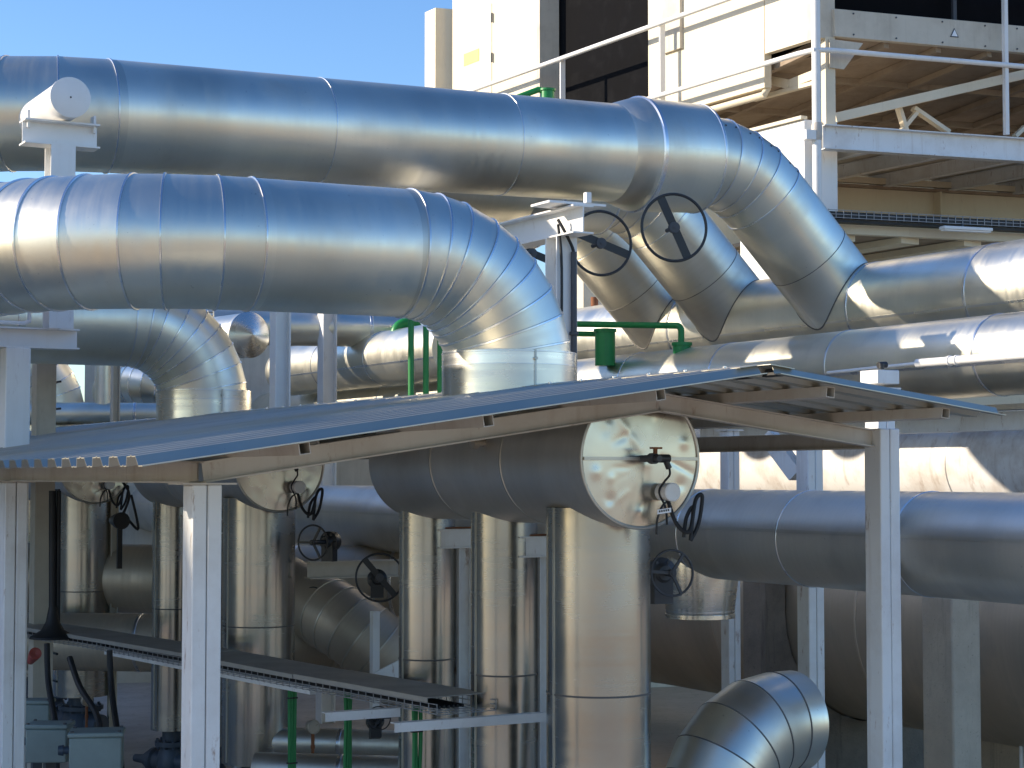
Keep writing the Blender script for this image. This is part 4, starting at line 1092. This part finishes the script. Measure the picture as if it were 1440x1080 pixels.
for x0, y0, x1, y1, w in ((1262, 150, 1272, 184, .12), (1283, 152, 1332, 186, .12), (1290, 155, 1264, 186, .10), (1440, 178, 1425, 192, .1)):
    l2 = LFr - qb * .5; a_, b_ = onq(l2, x0, gb), onq(l2, x1, gb); a_.z, b_.z = zf(x0, y0, l2), zf(x1, y1, l2); m = MB(); m.bar(a_, b_, w, .06); m.build('strut', 'cream', bld)
l2 = LL + gb * .5
for x0, y0, x1, y1, w in ((1078, 112, 1112, 119, .14), (1112, 119, 1150, 104, .14), (1060, 140, 1150, 116, .06)):
    a_, b_ = onq(l2, x0, qb), onq(l2, x1, qb); a_.z, b_.z = zat(l2, x0, y0, qb), zat(l2, x1, y1, qb); m = MB(); m.bar(a_, b_, .1, w); m.build('strut', 'cream', bld)

# platform with fascia beam, posts and rail
pf = thing('steel_platform', (K.x, K.y, 0), 'white steel platform with handrail in front of the cooling plant', 'platform')
PK = K + qb * .15
m = MB(); a_, b_ = onq(PK, 1157, gb), onq(PK, 1560, gb); zc = zat(PK, 1157, 193, gb); m.ibeam(V((a_.x, a_.y, zc)), V((b_.x, b_.y, zc)), .36, .2, .016); m.build('edge_beam', 'white', pf)
m = MB(); pp = onq(PK + qb * .08, 1148.5, gb); m.tube([V((pp.x, pp.y, 3.0)), V((pp.x, pp.y, zc - .25)), V((pp.x, pp.y, zt))], .066, 20); m.build('corner_post', 'white_clean', pf)
m = MB(); m.ring(V((pp.x, pp.y, zc + .06)), UP, .07, .26, .012, 20); m.build('post_clamp', 'rafter', pf)
m = MB(); m.box(V((pp.x, pp.y, zc)) - gb * .14, gb * .08, qb * .07, UP * .07); m.build('lug', 'white_clean', pf)
def zrow(line, d, px, py): p = onq(line, px, d); return V((p.x, p.y, zat(line, px, py, d)))
PR = PK + qb * .08
m = MB(); a_ = zrow(PR, gb, 1152, 71); b_ = onq(a_, 1560, gb); 
LR = PR.copy()
c_ = onq(a_ - gb * .02, 1000, qb)
c0_ = onq(LR - gb * .0, 1122, qb); 
# lower rail: along the left side, bends round the corner, along the front
lz = a_.z
left_end = onq(V((pp.x, pp.y, lz)) - gb * .08, 560, qb)
m.tube([left_end, V((pp.x, pp.y, lz)) - gb * .08 - qb * .3, V((pp.x, pp.y, lz)) - gb * .04 - qb * .05 + qb * .07, a_ + qb * .07 + gb * .1, b_ + qb * .07], .040, 14, sharp=False); m.build('middle_rail', 'white_clean', pf)
hz = zat(V((pp.x, pp.y, 0)), 953, 28, qb)
m = MB(); p0 = onq(V((pp.x, pp.y, hz)) - gb * .08, 560, qb); p1 = V((pp.x, pp.y, hz)) - gb * .08; m.tube([p0, p1, p1 + gb * .08 + qb * .07, p1 + gb * 6 + qb * .07], .042, 14, sharp=False); m.build('handrail', 'white_clean', pf)
for px in (791, 931):
    c = onq(V((pp.x, pp.y, hz)) - gb * .02, px, qb); m = MB(); m.bar(V((c.x, c.y, hz - 2.2)), c, .05, .09, up=gb); m.build('rail_post', 'white_clean', pf)
c = zrow(PR, gb, 1414, 190); m = MB(); m.bar(c + qb * .02, V((c.x, c.y, zt)) + qb * .02, .08, .06, up=gb); m.build('rail_post', 'white_clean', pf)
# deck and joists seen from below
m = MB(); a_, b_ = onq(PK - qb * .12, 1157, gb), onq(PK - qb * .12, 2000, gb); z = zc + .06; bk = -qb * 3.2
m.hexa([V((a_.x, a_.y, z)), V((b_.x, b_.y, z)), V((b_.x, b_.y, z)) + bk, V((a_.x, a_.y, z)) + bk, V((a_.x, a_.y, z + .04)), V((b_.x, b_.y, z + .04)), V((b_.x, b_.y, z + .04)) + bk, V((a_.x, a_.y, z + .04)) + bk]); m.build('deck', 'tan', pf)
for k in range(9):
    p = a_ + (b_ - a_) * ((k + .6) / 9); m = MB(); m.ibeam(V((p.x, p.y, z - .12)), V((p.x, p.y, z - .12)) + bk, .22, .12, .012); m.build('joist', 'white', pf)
# white end wall left of the post, below the platform
LE = PK - gb * .10
m = MB(); a_, b_ = onq(LE, 1040, qb), onq(LE, 1131, qb); zt0 = zat(LE, 1131, 168, qb)
m.hexa([V((p.x, p.y, z)) for z in (3.0, zt0) for p in (a_, b_, b_ + gb * .55, a_ + gb * .55)]); ew = m.build('end_wall', 'white_clean', pf, bevel=.008)
m = MB(); m.bar(V((a_.x, a_.y, zt0 + .03)), V((b_.x, b_.y, zt0 + .03)), .12, .05); m.build('coping', 'cream', ew)
m = MB(); p = onq(LE - gb * .004, 1106, qb); zz0, zz1 = zat(LE, 1106, 246, qb), zat(LE, 1106, 236, qb); m.hexa([V((x.x, x.y, z)) for z in (zz0, zz1) for x in (p, p + qb * .12, p + qb * .12 + gb * .003, p + gb * .003)]); m.build('vent_hole', 'dark', ew)
# lower storey wall behind
lw = thing('lower_wall', (K.x, K.y + 4, 0), 'beige wall of the lower storey under the platform', 'wall')
LW = PK - qb * 3.0
panel(820, (0, zc - .2), 1620, 0, LW, .2, gb, -qb, 'wall', 'cream', lw)
z = zat(LW, 1300, 268, gb)
for zz_, h, mt in ((z, .05, 'soffit'), (z + .10, .10, 'cream')):
    a_, b_ = onq(LW + qb * .05, 1100, gb), onq(LW + qb * .05, 1600, gb); m = MB(); m.bar(V((a_.x, a_.y, zz_)), V((b_.x, b_.y, zz_)), .09, h); m.build('ledge', mt, lw)
p = onq(LW + qb * .07, 1318, gb); m = MB(); m.bar(V((p.x, p.y, z - .55)), V((p.x, p.y, z - .03)), .04, .18, up=qb); m.build('pilaster_strip', 'cream', lw)
# sloping canopy below: beam with slanting panels
LQ = PK - qb * .5
cnp = thing('low_canopy', (K.x, K.y, H + 3), 'cream canopy with slatted underside below the black cable tray', 'canopy')
z = zat(LQ, 1300, 329, gb); a_, b_ = onq(LQ, 1157, gb), onq(LQ, 1900, gb)
m = MB(); m.bar(V((a_.x, a_.y, z)), V((b_.x, b_.y, z)), .14, .13); m.build('front_beam', 'cream', cnp)
m = MB(); bk = -qb * 2.4
m.hexa([V((a_.x, a_.y, z - .04)) - qb * .08, V((b_.x, b_.y, z - .04)) - qb * .08, V((b_.x, b_.y, z - .05)) + bk, V((a_.x, a_.y, z - .05)) + bk, V((a_.x, a_.y, z + .02)) - qb * .08, V((b_.x, b_.y, z + .02)) - qb * .08, V((b_.x, b_.y, z + .01)) + bk, V((a_.x, a_.y, z + .01)) + bk]); m.build('soffit_board', 'soffit', cnp)
for k in range(9):
    p = a_ + (b_ - a_) * ((k + .4) / 9); m = MB(); m.bar(V((p.x, p.y, z - .10)) - qb * .08, V((p.x, p.y, z - .11)) + bk, .36, .10); m.build('joist', 'cream', cnp)
# black tray and lamp
LT = PK - qb * .2
z = zat(LT, 1300, 309, gb); a_, b_ = onq(LT, 1157, gb), onq(LT, 1600, gb)
tt = thing('cable_tray', V((a_.x, a_.y, z)), 'black cable tray full of cables below the white platform', 'cable tray')
m = MB(); m.bar(V((a_.x, a_.y, z)), V((b_.x, b_.y, z)), .2, .08); m.bar(V((a_.x, a_.y, z - .085)) - qb * .05, V((b_.x, b_.y, z - .085)) - qb * .05, .2, .04); m.build('cable', 'rubber', tt)
m = MB(); 
for zz_ in (-.05, .0, .06): m.bar(V((a_.x, a_.y, z + zz_)) + qb * .108, V((b_.x, b_.y, z + zz_)) + qb * .108, .008, .010)
n_ = 44
for k in range(n_ + 1): p = a_ + (b_ - a_) * k / n_; m.bar(V((p.x, p.y, z - .06)) + qb * .11, V((p.x, p.y, z + .07)) + qb * .11, .010, .010, up=gb)
m.build('wire_basket', 'wire', tt)
lp = zrow(LT + qb * .25, gb, 1357, 322); t = thing('lamp_fitting', lp, 'white tubular lamp fitting under the black cable tray', 'lamp')
m = MB(); m.bar(lp - gb * .42, lp + gb * .42, .16, .05); m.build('housing', 'white_clean', t, bevel=.01)
m = MB(); m.bar(lp - gb * .40 - UP * .035, lp + gb * .40 - UP * .035, .11, .02); m.build('diffuser', 'sign', t)
m = MB(); m.bar(lp + UP * .026 - qb * .1 + gb * .02, lp + UP * .09 - qb * .1 + gb * .02, .03, .03, up=gb); m.build('bracket', 'grey_iron', t)
# long pale wall further left behind the pipes
LWL = P(700, 470, 31); fw = thing('far_wall', (LWL.x, LWL.y, 0), 'long pale wall behind the pipes below the far white beam', 'wall')
a_, b_ = onq(LWL, 120, dgb), onq(LWL, 1160, dgb); zt_ = zat(LWL, 500, 448, dgb)
m = MB(); n = V((-dgb.y, dgb.x, 0)) * .25; m.hexa([V((p.x, p.y, z)) for z in (0, zt_) for p in (a_, b_, b_ + n, a_ + n)]); m.build('wall', 'tan', fw)
m = MB(); m.bar(V((a_.x, a_.y, zt_ + .03)) + n * .5, V((b_.x, b_.y, zt_ + .03)) + n * .5, .34, .06); m.build('coping', 'white_clean', fw)
pw = onq(LWL, 860, dgb); m = MB(); zz1 = zat(LWL, 860, 372, dgb); a_, b_ = onq(LWL - n * .6, 812, dgb), onq(LWL - n * .6, 1010, dgb); m.hexa([V((p.x, p.y, z)) for z in (0, zz1) for p in (a_, b_, b_ + n * .4, a_ + n * .4)]); m.build('raised_panel', 'cream', fw)

# ------------------------------------------------------------------ sky and sun
w = bpy.data.worlds.new('World'); sc.world = w; w.use_nodes = True
nt = w.node_tree; sk = nt.nodes.new('ShaderNodeTexSky'); sk.sky_type = 'NISHITA'; sk.sun_disc = False
sk.sun_elevation = SUN_EL; sk.sun_rotation = SUN_AZ; sk.altitude = 300; sk.air_density = 1.0; sk.dust_density = .7; sk.ozone_density = 3.0
hs_ = nt.nodes.new('ShaderNodeHueSaturation'); hs_.inputs['Saturation'].default_value = 1.18; hs_.inputs['Hue'].default_value = .508
nt.links.new(sk.outputs[0], hs_.inputs['Color']); nt.links.new(hs_.outputs[0], nt.nodes['Background'].inputs[0]); nt.nodes['Background'].inputs[1].default_value = .15
sl = bpy.data.lights.new('sun', 'SUN'); sl.energy = 4.2; sl.angle = R(.53); sl.color = (1, .87, .70)
so = bpy.data.objects.new('sun', sl); col.objects.link(so); so.rotation_euler = (-sund).to_track_quat('-Z', 'Y').to_euler(); so.location = (0, 0, 30)
sc.view_settings.view_transform = 'Standard'; sc.view_settings.look = 'None'; sc.view_settings.exposure = .68; sc.view_settings.gamma = 1
sc.cycles.max_bounces = 8; sc.cycles.glossy_bounces = 5
sc.cycles.use_denoising = True
